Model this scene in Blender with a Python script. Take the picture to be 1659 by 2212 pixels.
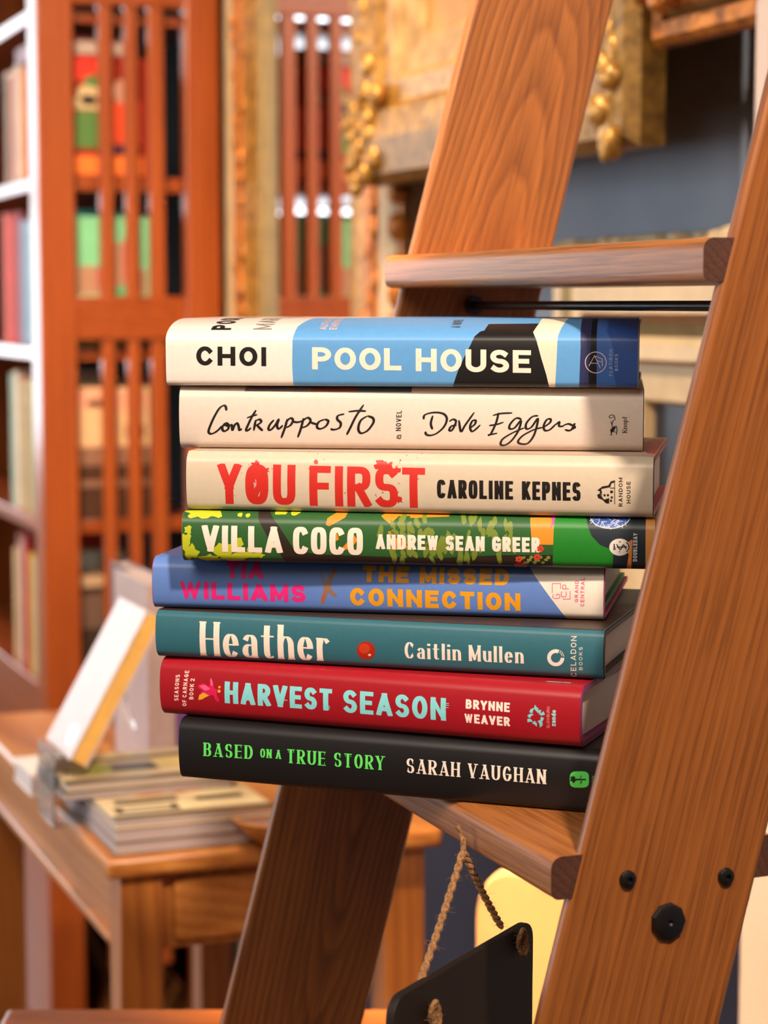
import bpy, bmesh, math, random
from math import sin, cos, tan, pi, radians, atan, sqrt
from mathutils import Vector, Matrix
from mathutils.geometry import tessellate_polygon
random.seed(7)
for _o in list(bpy.data.objects):
    bpy.data.objects.remove(_o)
SC = bpy.context.scene
COL = SC.collection

# ------------------------------------------------------------------ camera, light, exposure
CAMZ = 1.21                      # lens height above the floor
FPX, CX, CY, HZ = 4500.0, 829.5, 1106.0, 655.0
PITCH = atan((CY - HZ) / FPX)
cam_d = bpy.data.cameras.new('camera')
cam = bpy.data.objects.new('camera', cam_d)
COL.objects.link(cam)
cam.location = (0, 0, CAMZ)
cam.rotation_euler = (pi / 2 - PITCH, 0, 0)
cam_d.sensor_fit = 'VERTICAL'
cam_d.sensor_height = 36.0
cam_d.sensor_width = 27.0
cam_d.lens = 36.0 * FPX / 2212.0
cam_d.clip_start = 0.05
cam_d.dof.use_dof = True
cam_d.dof.focus_distance = 1.09
cam_d.dof.aperture_fstop = 8.5
SC.camera = cam

ROT = 0.3701                     # the room's grid is turned this much against the view
VX, VY = cos(ROT), sin(ROT)      # +V: towards the blue wall
UX, UY = -sin(ROT), cos(ROT)     # +U: along the blue wall, away from us


def W(v, u, z=0.0):
    return Vector((v * VX + u * UX, v * VY + u * UY, z))


def to_vu(p):
    return p[0] * VX + p[1] * VY, p[0] * UX + p[1] * UY


def ray(px, py):
    rx, ry = (px - CX) / FPX, (CY - py) / FPX
    c, s = cos(PITCH), sin(PITCH)
    return Vector((rx, c + ry * s, -s + ry * c))


def at_depth(px, py, zc):
    return Vector((0, 0, CAMZ)) + ray(px, py) * zc


def at_z(px, py, z):
    d = ray(px, py)
    return Vector((0, 0, CAMZ)) + d * ((z - CAMZ) / d.z)


def at_v(px, py, v):
    d = ray(px, py)
    return Vector((0, 0, CAMZ)) + d * (v / (d.x * VX + d.y * VY))


def at_u(px, py, u):
    d = ray(px, py)
    return Vector((0, 0, CAMZ)) + d * (u / (d.x * UX + d.y * UY))


def lamp_area(name, loc, target, size, power, color, spread=180.0, shape='DISK', size_y=None):
    l = bpy.data.lights.new(name, 'AREA')
    l.shape = shape
    l.size = size
    if size_y:
        l.size_y = size_y
    l.energy = power
    l.color = color
    l.spread = radians(spread)
    o = bpy.data.objects.new(name, l)
    COL.objects.link(o)
    o.location = loc
    d = Vector(target) - Vector(loc)
    o.rotation_euler = d.to_track_quat('-Z', 'Y').to_euler()
    return o


WARM = (1.0, 0.74, 0.50)
WARM2 = (1.0, 0.70, 0.44)
COOL = (0.78, 0.88, 1.0)
# the shop's ceiling spots (out of frame), two added fills and the daylight of the window at the far left
lamp_area('key_ceiling_spot', (0.51, -0.25, 2.58), (0.05, 1.10, 1.32), 0.13, 10.6, (1.0, 0.80, 0.65), 72)
lamp_area('spine_fill', (-0.7, -0.5, 2.6), (0.0, 1.3, 0.9), 1.2, 21.0, (1.0, 0.85, 0.71), 150)  # unseen soft fill, added to brighten the spines
lamp_area('picture_wall_spot', W(-0.25, 1.50, 2.72), W(1.05, 1.90, 1.15), 0.10, 6.0, (1.0, 0.82, 0.66), 60)
lamp_area('picture_wall_spot', W(0.30, 2.45, 2.75), W(1.05, 2.5, 1.3), 0.12, 3.2, WARM2, 70)
lamp_area('bookcase_spot', W(0.15, 1.75, 2.55), W(0.85, 3.26, 1.05), 0.2, 9.5, WARM2, 60)
lamp_area('window_daylight', W(-1.9, 3.0, 1.45), W(0.6, 3.0, 1.1), 1.1, 7.0, COOL, 150, 'RECTANGLE', 1.5)

lamp_area('chair_fill', W(0.25, 1.2, 2.6), at_depth(1150, 2000, 1.68), 0.08, 4.0, (1.0, 0.74, 0.42), 20)  # unseen narrow lamp, added only to brighten the chair back
world = bpy.data.worlds.new('shop_ambient')
SC.world = world
world.use_nodes = True
_bg = world.node_tree.nodes.get('Background') or world.node_tree.nodes.new('ShaderNodeBackground')
_bg.inputs[0].default_value = (1.0, 0.80, 0.62, 1)
_bg.inputs[1].default_value = 0.13

SC.view_settings.view_transform = 'Standard'
SC.view_settings.look = 'None'
SC.view_settings.gamma = 1.0
SC.view_settings.use_curve_mapping = False
SC.view_settings.exposure = 0.0
try:
    SC.cycles.use_denoising = True
    SC.cycles.max_bounces = 8
    SC.cycles.sample_clamp_indirect = 6.0
    SC.cycles.caustics_reflective = False
    SC.cycles.caustics_refractive = False
except Exception:
    pass


# ------------------------------------------------------------------ materials
def lin(c):
    if isinstance(c, str):
        c = c.lstrip('#')
        c = tuple(int(c[i:i + 2], 16) / 255 for i in (0, 2, 4))
    return tuple((x / 12.92 if x <= 0.04045 else ((x + 0.055) / 1.055) ** 2.4) for x in c[:3]) + (1.0,)


class NT:
    def __init__(s, name):
        s.m = bpy.data.materials.new(name)
        s.m.use_nodes = True
        s.t = s.m.node_tree
        s.n = s.t.nodes
        s.l = s.t.links
        s.b = next(x for x in s.n if x.type == 'BSDF_PRINCIPLED')

    def new(s, ty, **kw):
        x = s.n.new(ty)
        for k, v in kw.items():
            setattr(x, k, v)
        return x

    def put(s, sock, v):
        if hasattr(v, 'is_output') or hasattr(v, 'links'):
            s.l.new(v, sock)
        else:
            sock.default_value = v

    def math(s, op, a, b=None, c=None):
        x = s.new('ShaderNodeMath', operation=op)
        for i, v in enumerate((a, b, c)):
            if v is not None:
                s.put(x.inputs[i], v)
        return x.outputs[0]

    def comb(s, x, y, z):
        n = s.new('ShaderNodeCombineXYZ')
        for i, v in enumerate((x, y, z)):
            s.put(n.inputs[i], v)
        return n.outputs[0]

    def noise(s, vec, scale, detail=2.0, rough=0.5):
        n = s.new('ShaderNodeTexNoise')
        s.l.new(vec, n.inputs['Vector'])
        n.inputs['Scale'].default_value = scale
        n.inputs['Detail'].default_value = detail
        n.inputs['Roughness'].default_value = rough
        return n.outputs[0]

    def ramp(s, fac, stops):
        n = s.new('ShaderNodeValToRGB')
        s.put(n.inputs[0], fac)
        e = n.color_ramp.elements
        while len(e) < len(stops):
            e.new(0.5)
        for k, (p, c) in enumerate(stops):
            e[k].position = p
            e[k].color = c
        return n.outputs[0]

    def mix(s, fac, a, b, mode='MIX'):
        n = s.new('ShaderNodeMix', data_type='RGBA', blend_type=mode)
        s.put(n.inputs[0], fac)
        s.put(n.inputs[6], a)
        s.put(n.inputs[7], b)
        return n.outputs[2]

    def obj(s):
        return s.new('ShaderNodeTexCoord').outputs['Object']

    def bump(s, h, strength=0.2, dist=0.001):
        n = s.new('ShaderNodeBump')
        n.inputs['Strength'].default_value = strength
        n.inputs['Distance'].default_value = dist
        s.l.new(h, n.inputs['Height'])
        s.l.new(n.outputs[0], s.b.inputs['Normal'])


_mc = {}


def plain(c, rough=0.5, var=0.10, scale=60.0, metal=0.0, spec=0.5, coat=0.0):
    key = (c, rough, var, scale, metal, spec, coat)
    if key in _mc:
        return _mc[key]
    t = NT('surface_' + str(c).strip('#'))
    base = lin(c)
    n = t.noise(t.obj(), scale, 3.0)
    dark = tuple(x * (1 - var) for x in base[:3]) + (1,)
    lite = tuple(min(1, x * (1 + var)) for x in base[:3]) + (1,)
    t.l.new(t.ramp(n, [(0.3, dark), (0.7, lite)]), t.b.inputs['Base Color'])
    t.b.inputs['Roughness'].default_value = rough
    t.b.inputs['Metallic'].default_value = metal
    t.b.inputs['Specular IOR Level'].default_value = spec
    t.b.inputs['Coat Weight'].default_value = coat
    _mc[key] = t.m
    return t.m


def wood(name, light, mid, dark, axis='z', ring=55.0, off=(0.0, 0.035), taper=0.10, wob=0.010, pores=1.0, rough=0.42, fig=1.0, coat=0.15, seed=0.0):
    """Sawn timber: growth rings cut by the board, stretched along the given axis, plus open pores."""
    t = NT(name)
    sp = t.new('ShaderNodeSeparateXYZ')
    t.l.new(t.obj(), sp.inputs[0])
    o = sp.outputs
    order = {'x': (1, 2, 0), 'y': (0, 2, 1), 'z': (0, 1, 2)}[axis]
    a, b, l = o[order[0]], o[order[1]], o[order[2]]
    ls = t.math('ADD', l, seed)
    slow = t.comb(t.math('MULTIPLY', a, 9.0), t.math('MULTIPLY', b, 9.0), t.math('MULTIPLY', ls, 2.6))
    w1 = t.math('MULTIPLY', t.math('SUBTRACT', t.noise(slow, 1.0, 2.0), 0.5), wob * 4)
    w2 = t.math('MULTIPLY', t.math('SUBTRACT', t.noise(slow, 3.1, 2.0), 0.5), wob)
    aa = t.math('ADD', t.math('ADD', a, off[0]), w1)
    bb = t.math('ADD', t.math('ADD', t.math('ADD', b, off[1]), t.math('MULTIPLY', ls, taper)), w2)
    r = t.math('SQRT', t.math('ADD', t.math('MULTIPLY', aa, aa), t.math('MULTIPLY', bb, bb)))
    ph = t.math('FRACT', t.math('MULTIPLY', r, ring * 2.2))
    g1 = t.ramp(ph, [(0.0, (0.05,) * 3 + (1,)), (0.35, (0.55,) * 3 + (1,)), (0.80, (1,) * 3 + (1,)), (1.0, (0.05,) * 3 + (1,))])
    pv = t.comb(t.math('MULTIPLY', a, 620.0), t.math('MULTIPLY', b, 620.0), t.math('MULTIPLY', ls, 16.0))
    p = t.noise(pv, 1.0, 3.0, 0.6)
    bv = t.comb(t.math('MULTIPLY', a, 45.0), t.math('MULTIPLY', b, 45.0), t.math('MULTIPLY', ls, 3.0))
    br = t.noise(bv, 1.0, 3.0, 0.55)
    f = t.math('ADD', t.math('MULTIPLY', g1, 0.50 * fig), t.math('MULTIPLY', br, 0.62))
    f = t.math('ADD', f, 0.19 * (1 - fig) * 1.2)
    colr = t.ramp(f, [(0.12, lin(dark)), (0.48, lin(mid)), (0.82, lin(light))])
    pr = t.ramp(p, [(0.36, (0.42, 0.36, 0.32, 1)), (0.50, (1, 1, 1, 1))])
    colr = t.mix(0.55 * pores, colr, pr, 'MULTIPLY')
    t.l.new(colr, t.b.inputs['Base Color'])
    t.b.inputs['Roughness'].default_value = rough
    t.b.inputs['Coat Weight'].default_value = coat
    t.b.inputs['Coat Roughness'].default_value = 0.25
    t.bump(t.math('ADD', p, t.math('MULTIPLY', g1, 0.5)), 0.25, 0.0006)
    return t.m


def pages_mat(name, c, axis=2, freq=9000.0):
    t = NT(name)
    sp = t.new('ShaderNodeSeparateXYZ')
    t.l.new(t.obj(), sp.inputs[0])
    n = t.noise(t.obj(), 40.0, 2.0)
    w = t.math('SINE', t.math('ADD', t.math('MULTIPLY', sp.outputs[axis], freq), t.math('MULTIPLY', n, 9.0)))
    b = lin(c)
    d = tuple(x * 0.88 for x in b[:3]) + (1,)
    t.l.new(t.ramp(t.math('MULTIPLY_ADD', w, 0.5, 0.5), [(0.0, d), (0.75, b)]), t.b.inputs['Base Color'])
    t.b.inputs['Roughness'].default_value = 0.85
    return t.m


def gilt(name, c_lo, c_hi, rough=0.38, metal=0.55, scale=45.0):
    t = NT(name)
    n = t.noise(t.obj(), scale, 4.0, 0.6)
    t.l.new(t.ramp(n, [(0.32, lin(c_lo)), (0.66, lin(c_hi))]), t.b.inputs['Base Color'])
    t.b.inputs['Metallic'].default_value = metal
    t.b.inputs['Roughness'].default_value = rough
    t.bump(n, 0.5, 0.003)
    return t.m


# ------------------------------------------------------------------ mesh helpers
class MB:
    def __init__(s):
        s.v, s.f, s.mi = [], [], []

    def add(s, vs, fs, mi=0):
        k = len(s.v)
        s.v += [tuple(v) for v in vs]
        s.f += [tuple(i + k for i in f) for f in fs]
        s.mi += [mi] * len(fs)
        return s

    def box(s, x0, x1, y0, y1, z0, z1, mi=0):
        vs = [(x, y, z) for x in (x0, x1) for y in (y0, y1) for z in (z0, z1)]
        return s.add(vs, [(0, 1, 3, 2), (4, 6, 7, 5), (0, 4, 5, 1), (2, 3, 7, 6), (0, 2, 6, 4), (1, 5, 7, 3)], mi)

    def prism(s, prof, a0, a1, axis='y', mi=0):
        """prof: closed 2-D outline; axis y: (x,z) swept over y; x: (y,z) over x; z: (x,y) over z."""
        n = len(prof)
        P = {'y': lambda p, a: (p[0], a, p[1]), 'x': lambda p, a: (a, p[0], p[1]), 'z': lambda p, a: (p[0], p[1], a)}[axis]
        vs = [P(p, a0) for p in prof] + [P(p, a1) for p in prof]
        fs = [(i, (i + 1) % n, (i + 1) % n + n, i + n) for i in range(n)]
        fs += [tuple(range(n - 1, -1, -1)), tuple(range(n, 2 * n))]
        return s.add(vs, fs, mi)

    def tube(s, path, r, n=10, mi=0, closed=False):
        path = [Vector(p) for p in path]
        rs = r if isinstance(r, (list, tuple)) else [r] * len(path)
        m = len(path)
        up = Vector((0.12, 0.31, 0.94))
        vs, fs = [], []
        for i, p in enumerate(path):
            if closed:
                d = path[(i + 1) % m] - path[i - 1]
            else:
                d = path[min(i + 1, m - 1)] - path[max(i - 1, 0)]
            d.normalize()
            a = d.cross(up)
            if a.length < 1e-4:
                a = d.cross(Vector((1, 0, 0)))
            a.normalize()
            b = d.cross(a)
            for k in range(n):
                t = 2 * pi * k / n
                vs.append(p + (a * cos(t) + b * sin(t)) * rs[i])
        for i in range(m if closed else m - 1):
            for k in range(n):
                j = (i + 1) % m
                fs.append((i * n + k, i * n + (k + 1) % n, j * n + (k + 1) % n, j * n + k))
        if not closed:
            fs += [tuple(range(n - 1, -1, -1)), tuple(range((m - 1) * n, m * n))]
        return s.add(vs, fs, mi)

    def lathe(s, prof, c=(0, 0, 0), axis='z', n=24, mi=0):
        vs, fs = [], []
        m = len(prof)
        for r, h in prof:
            for k in range(n):
                t = 2 * pi * k / n
                q = (r * cos(t), r * sin(t), h)
                if axis == 'y':
                    q = (q[0], q[2], q[1])
                if axis == 'x':
                    q = (q[2], q[0], q[1])
                vs.append((q[0] + c[0], q[1] + c[1], q[2] + c[2]))
        for i in range(m - 1):
            for k in range(n):
                fs.append((i * n + k, i * n + (k + 1) % n, (i + 1) * n + (k + 1) % n, (i + 1) * n + k))
        fs += [tuple(range(n - 1, -1, -1)), tuple(range((m - 1) * n, m * n))]
        return s.add(vs, fs, mi)

    def blob(s, c, r, n=8, m=5, mi=0):
        """small ellipsoid, r = (rx, ry, rz)"""
        vs = [(c[0], c[1], c[2] - r[2])]
        fs = []
        for i in range(1, m):
            p = -pi / 2 + pi * i / m
            for k in range(n):
                t = 2 * pi * k / n
                vs.append((c[0] + r[0] * cos(p) * cos(t), c[1] + r[1] * cos(p) * sin(t), c[2] + r[2] * sin(p)))
        vs.append((c[0], c[1], c[2] + r[2]))
        for k in range(n):
            fs.append((0, 1 + (k + 1) % n, 1 + k))
            fs.append((len(vs) - 1, 1 + (m - 2) * n + k, 1 + (m - 2) * n + (k + 1) % n))
        for i in range(m - 2):
            for k in range(n):
                fs.append((1 + i * n + k, 1 + i * n + (k + 1) % n, 1 + (i + 1) * n + (k + 1) % n, 1 + (i + 1) * n + k))
        return s.add(vs, fs, mi)

    def build(s, name, m, parent=None, bevel=0.0, smooth=30.0, seg=2, fix=True):
        me = bpy.data.meshes.new(name)
        me.from_pydata(s.v, [], s.f)
        for x in (m if isinstance(m, (list, tuple)) else [m]):
            me.materials.append(x)
        me.polygons.foreach_set('material_index', s.mi)
        if fix:
            bm = bmesh.new()
            bm.from_mesh(me)
            bmesh.ops.recalc_face_normals(bm, faces=bm.faces)
            bm.to_mesh(me)
            bm.free()
        if smooth:
            me.polygons.foreach_set('use_smooth', [True] * len(me.polygons))
            me.set_sharp_from_angle(angle=radians(smooth))
        me.update()
        o = bpy.data.objects.new(name, me)
        COL.objects.link(o)
        if parent:
            o.parent = parent
        if bevel:
            b = o.modifiers.new('edge', 'BEVEL')
            b.width = bevel
            b.segments = seg
            b.limit_method = 'ANGLE'
            b.angle_limit = radians(40)
        return o


def tag(o, label=None, cat=None, group=None, kind=None):
    for k, v in (('label', label), ('category', cat), ('group', group), ('kind', kind)):
        if v:
            o[k] = v
    return o


def thing(name, label, cat, loc=(0, 0, 0), rotz=0.0, group=None):
    o = bpy.data.objects.new(name, None)
    o.empty_display_size = 0.05
    COL.objects.link(o)
    o.location = loc
    o.rotation_euler = (0, 0, rotz)
    return tag(o, label, cat, group)


def dup(root, loc, rotz, label, group=None):
    r = root.copy()
    COL.objects.link(r)
    r.location = loc
    r.rotation_euler = (0, 0, rotz)
    r['label'] = label
    if group:
        r['group'] = group
    for ch in list(root.children):
        c = ch.copy()
        COL.objects.link(c)
        c.parent = r
        for g in list(ch.children):
            d = g.copy()
            COL.objects.link(d)
            d.parent = c
    return r


# ------------------------------------------------------------------ lettering
def arc(cx, cy, rx, ry, a0, a1, q=2.0, n=None):
    n = n or max(4, int(abs(a1 - a0) / 11))
    out = []
    for i in range(n + 1):
        t = radians(a0 + (a1 - a0) * i / n)
        c, s = cos(t), sin(t)
        out.append((cx + rx * math.copysign(abs(c) ** (2 / q), c), cy + ry * math.copysign(abs(s) ** (2 / q), s)))
    return out


def glyph(ch, q, X):
    """skeleton strokes in a unit box; returns width factor and strokes"""
    A = lambda *a: arc(*a, q=q)
    L = lambda *p: list(p)
    if ch == 'A': return .72, [L((0, 0), (.5, 1)), L((.5, 1), (1, 0)), L((.17, .25), (.83, .25))]
    if ch == 'B': return .60, [L((0, 0), (0, 1)), L((0, 1), (.42, 1)) + A(.42, .765, .5, .235, 90, -90)[1:] + L((0, .53)), L((.3, .53), (.46, .53)) + A(.46, .265, .54, .265, 90, -90)[1:] + L((0, 0))]
    if ch == 'C': return .64, [A(.5, .5, .5, .5, 42, 318)]
    if ch == 'D': return .66, [L((0, 0), (0, 1)), L((0, 1), (.40, 1)) + A(.40, .5, .6, .5, 90, -90)[1:] + L((0, 0))]
    if ch == 'E': return .54, [L((0, 0), (0, 1)), L((0, 1), (1, 1)), L((0, .52), (.86, .52)), L((0, 0), (1, 0))]
    if ch == 'F': return .52, [L((0, 0), (0, 1)), L((0, 1), (1, 1)), L((0, .50), (.86, .50))]
    if ch == 'G': return .67, [A(.5, .5, .5, .5, 40, 350), L((1, .46), (1, .22)), L((.58, .46), (1, .46))]
    if ch == 'H': return .66, [L((0, 0), (0, 1)), L((1, 0), (1, 1)), L((0, .51), (1, .51))]
    if ch == 'I': return .0, [L((.5, 0), (.5, 1))]
    if ch == 'K': return .64, [L((0, 0), (0, 1)), L((.95, 1), (.08, .40)), L((.34, .58), (1, 0))]
    if ch == 'L': return .50, [L((0, 0), (0, 1)), L((0, 0), (1, 0))]
    if ch == 'M': return .82, [L((0, 0), (0, 1)), L((0, 1), (.5, .12)), L((.5, .12), (1, 1)), L((1, 0), (1, 1))]
    if ch == 'N': return .68, [L((0, 0), (0, 1)), L((0, 1), (1, 0)), L((1, 0), (1, 1))]
    if ch == 'O': return .68, [A(.5, .5, .5, .5, 0, 360)]
    if ch == 'P': return .58, [L((0, 0), (0, 1)), L((0, 1), (.45, 1)) + A(.45, .73, .55, .27, 90, -90)[1:] + L((0, .46))]
    if ch == 'R': return .61, [L((0, 0), (0, 1)), L((0, 1), (.45, 1)) + A(.45, .74, .53, .26, 90, -90)[1:] + L((0, .48)), L((.46, .48), (1, 0))]
    if ch == 'S': return .58, [A(.5, .75, .48, .25, 40, 270) + A(.5, .25, .5, .25, 90, -142)[1:]]
    if ch == 'T': return .58, [L((0, 1), (1, 1)), L((.5, 0), (.5, 1))]
    if ch == 'U': return .65, [L((0, 1), (0, .32)) + A(.5, .32, .5, .32, 180, 360)[1:] + L((1, 1))]
    if ch == 'V': return .70, [L((0, 1), (.5, 0)), L((.5, 0), (1, 1))]
    if ch == 'W': return 1.0, [L((0, 1), (.25, 0)), L((.25, 0), (.5, .95)), L((.5, .95), (.75, 0)), L((.75, 0), (1, 1))]
    if ch == 'Y': return .68, [L((0, 1), (.5, .42)), L((1, 1), (.5, .42)), L((.5, 0), (.5, .45))]
    if ch == '.': return .0, [L((.5, 0), (.5, .06))]
    if ch == '1': return .22, [L((1, 0), (1, 1)), L((0, .8), (1, 1))]
    if ch == '2': return .55, [A(.5, .72, .5, .28, 165, -25) + L((0, 0)), L((0, 0), (1, 0))]
    if ch == '7': return .52, [L((0, 1), (1, 1)), L((1, 1), (.35, 0))]
    if ch == '8': return .55, [A(.5, .76, .42, .24, 0, 360), A(.5, .26, .5, .26, 0, 360)]
    sy = lambda st: [[(x, y * X) for x, y in s] for s in st]
    if ch == 'a': return .46, sy([arc(.5, .70, .46, .30, 155, 0) + [(.96, 0)], arc(.46, .29, .46, .28, 75, 300)])
    if ch == 'c': return .45, sy([A(.5, .5, .5, .5, 45, 315)])
    if ch == 'd': return .50, [L((1, 0), (1, 1))] + sy([A(.5, .5, .5, .5, 30, 330)])
    if ch == 'e': return .48, sy([L((.04, .55), (.97, .55)), A(.5, .5, .5, .5, 6, 318)])
    if ch == 'f': return .32, [L((.35, 0), (.35, .75)) + arc(.85, .75, .5, .25, 180, 70)[1:], L((0, X), (.9, X))]
    if ch == 'h': return .50, [L((0, 0), (0, 1))] + sy([arc(.5, .62, .5, .38, 180, 0) + [(1, 0)]])
    if ch == 'i': return .0, [L((.5, 0), (.5, X)), L((.5, X + .22), (.5, X + .30))]
    if ch == 'l': return .0, [L((.5, 0), (.5, 1))]
    if ch == 'n': return .50, sy([L((0, 0), (0, 1)), arc(.5, .62, .5, .38, 180, 0) + [(1, 0)]])
    if ch == 'o': return .50, sy([A(.5, .5, .5, .5, 0, 360)])
    if ch == 'p': return .50, sy([L((0, -.45), (0, 1)), A(.5, .5, .5, .5, 150, -150)])
    if ch == 'r': return .34, sy([L((0, 0), (0, 1)), arc(.62, .60, .62, .38, 180, 50)])
    if ch == 't': return .34, [L((.38, X * 1.45), (.38, .2)) + arc(.78, .2, .40, .19, 180, 285)[1:], L((0, X), (.95, X))]
    if ch == 'u': return .50, sy([L((0, 1), (0, .38)) + arc(.5, .38, .5, .38, 180, 360)[1:] + [(1, 1)], L((1, 0), (1, 1))])
    if ch == 'z': return .44, sy([L((0, 1), (1, 1)), L((1, 1), (0, 0)), L((0, 0), (1, 0))])
    return .3, []


class Poly(list):
    """outline with a stacking order, so that crossing strokes never share a plane"""

    def __init__(s, pts, lev=0):
        super().__init__(pts)
        s.lev = lev


def clip_half(poly, ax, lim, keep_less):
    out = []
    n = len(poly)
    for i in range(n):
        p, q = poly[i], poly[(i + 1) % n]
        a, b = p[ax] - lim, q[ax] - lim
        if not keep_less:
            a, b = -a, -b
        if a <= 0:
            out.append(p)
        if (a < 0 < b) or (b < 0 < a):
            t = a / (a - b)
            out.append((p[0] + (q[0] - p[0]) * t, p[1] + (q[1] - p[1]) * t))
    return out


def hull4(p):
    """convex outline of a few points (keeps tight bends of a stroke from folding over)"""
    p = sorted(set(p))
    if len(p) < 3:
        return p

    def half(it):
        h = []
        for q in it:
            while len(h) > 1 and (h[-1][0] - h[-2][0]) * (q[1] - h[-2][1]) - (h[-1][1] - h[-2][1]) * (q[0] - h[-2][0]) <= 0:
                h.pop()
            h.append(q)
        return h[:-1]
    return half(p) + half(reversed(p))


def stroke_polys(pts, wf, ext=True, closed=False):
    """quads along a polyline; wf(dx,dy,k) gives the half width; breaks at sharp corners"""
    res = []
    runs = [[pts[0]]]
    for i in range(1, len(pts)):
        if sqrt((pts[i][0] - pts[i - 1][0]) ** 2 + (pts[i][1] - pts[i - 1][1]) ** 2) < 1e-6:
            continue
        if len(runs[-1]) >= 2:
            a, b, c = runs[-1][-2], runs[-1][-1], pts[i]
            v1 = (b[0] - a[0], b[1] - a[1])
            v2 = (c[0] - b[0], c[1] - b[1])
            d = (v1[0] * v2[0] + v1[1] * v2[1]) / (sqrt(v1[0] ** 2 + v1[1] ** 2) * sqrt(v2[0] ** 2 + v2[1] ** 2) + 1e-12)
            if d < 0.6:
                runs.append([b])
        runs[-1].append(pts[i])
    for r in runs:
        n = len(r)
        if n < 2:
            continue
        closed_r = closed or (sqrt((r[0][0] - r[-1][0]) ** 2 + (r[0][1] - r[-1][1]) ** 2) < 1e-4 and n > 6)
        L, R = [], []
        for i in range(n):
            if closed_r:
                a = r[i - 1] if i > 0 else r[n - 2]
                b = r[i + 1] if i < n - 1 else r[1]
            else:
                a, b = r[max(i - 1, 0)], r[min(i + 1, n - 1)]
            dx, dy = b[0] - a[0], b[1] - a[1]
            k = sqrt(dx * dx + dy * dy) or 1
            dx, dy = dx / k, dy / k
            h = wf(dx, dy, i / (n - 1))
            p = r[i]
            if ext and not closed_r:
                e = wf(-dy, dx, i / (n - 1))
                if i == 0:
                    p = (p[0] - dx * e, p[1] - dy * e)
                if i == n - 1:
                    p = (p[0] + dx * e, p[1] + dy * e)
            L.append((p[0] - dy * h, p[1] + dx * h))
            R.append((p[0] + dy * h, p[1] - dx * h))
        for i in range(n - 1):
            res.append(hull4([L[i], L[i + 1], R[i + 1], R[i]]))
    return res


def text_polys(txt, p0, p1, cap, tv, th=None, q=2.0, X=.66, gap=.16, serif=0.0, contrast=False, up=None, space=.48, wmul=None):
    """lettering between pixel points p0 and p1 (baseline); returns polygons in pixel coordinates"""
    th = th or tv
    bx, by = p1[0] - p0[0], p1[1] - p0[1]
    LEN = sqrt(bx * bx + by * by)
    ex = (bx / LEN, by / LEN)
    if up is None:
        up = (0, -1) if abs(ex[0]) > abs(ex[1]) else (ex[1], -ex[0])
    gl = []
    var = 0.0
    fix = 0.0
    for i, ch in enumerate(txt):
        if ch == ' ':
            gl.append((None, 0, 0))
            fix += space * cap
            continue
        w, st = glyph(ch, q, X)
        if wmul:
            w *= wmul.get(ch, 1.0)
        gl.append((st, w, tv))
        var += w
        fix += tv
        if i < len(txt) - 1 and txt[i + 1] != ' ':
            var += gap
    k = (LEN - fix) / max(var, 1e-6)
    polys = []
    lev = []
    x = 0.0
    for i, ((st, w, t), ch) in enumerate(zip(gl, txt)):
        if st is None:
            x += space * cap
            continue
        W_ = w * k
        low = ch.islower()
        for si, s in enumerate(st):
            pts = []
            for (gx, gy) in s:
                yy = th / 2 + gy * (cap - th) if gy >= 0 else gy * cap
                pts.append((x + t / 2 + gx * W_, yy))

            def wf(dx, dy, kk):
                if ch in 'NMW' and not contrast and len(s) == 2 and abs(dx) > .1 and abs(dy) > .2 and s[0][0] != s[1][0]:
                    return tv * .38
                if contrast:
                    if abs(dx) > .22 and abs(dy) > .22 and len(s) == 2:
                        return (tv if dx * dy < 0 else max(th, tv * .42)) / 2
                    return (th + (tv - th) * abs(dy) ** 1.5) / 2
                return (th + (tv - th) * abs(dy)) / 2
            for pl in stroke_polys(pts, wf):
                if not any(c < 0 for _, c in s):
                    pl = clip_half(clip_half(pl, 1, 0.0, False), 1, cap if not ch == 'i' else cap * 1.1, True)
                if len(pl) > 2:
                    polys.append(pl)
                    lev.append(si)
            if serif and len(s) >= 2:
                for a, b in ((s[0], s[1]), (s[-1], s[-2])):
                    if abs(a[0] - b[0]) * W_ > abs(a[1] - b[1]) * cap * .8:
                        continue
                    y = None
                    if abs(a[1]) < .01:
                        y = 0.0
                    elif abs(a[1] - 1) < .01 and not low or (low and a[1] > .97 and ch in 'hldb'):
                        y = cap - th
                    elif low and abs(a[1] - X) < .01:
                        y = th / 2 + X * (cap - th) - th / 2
                    if y is None:
                        continue
                    xx = x + t / 2 + a[0] * W_
                    e = serif * cap
                    r = e if not (low and y > 0) else t / 2
                    polys.append([(xx - t / 2 - e * .75, y), (xx + r * .75 + (t / 2 if r == e else 0), y), (xx + r * .75 + (t / 2 if r == e else 0), y + th), (xx - t / 2 - e * .75, y + th)])
                    lev.append(6 + si)
            if serif and ch in 'ETFLCGS':
                # beaks on the free ends of arms
                ends = {'E': [(1, 1, -1), (1, 0, 1)], 'T': [(0, 1, -1), (1, 1, -1)], 'F': [(1, 1, -1)], 'L': [(1, 0, 1)], 'C': [(.9, .9, -1), (.9, .1, 1)], 'G': [(.9, .9, -1)], 'S': [(.92, .9, -1), (.06, .1, 1)]}[ch]
                for (gx, gy, sg) in ends:
                    xx = x + t / 2 + gx * W_
                    y = th / 2 + gy * (cap - th)
                    polys.append([(xx - th * .5, y), (xx + th * .6, y), (xx + th * .6, y + sg * cap * .22), (xx, y + sg * cap * .22)])
                    lev.append(12)
        x += W_ + t
        if i < len(txt) - 1 and txt[i + 1] != ' ':
            x += gap * k
    return [Poly([(p0[0] + ex[0] * a + up[0] * b, p0[1] + ex[1] * a + up[1] * b) for a, b in pl], l) for pl, l in zip(polys, lev)]


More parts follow.
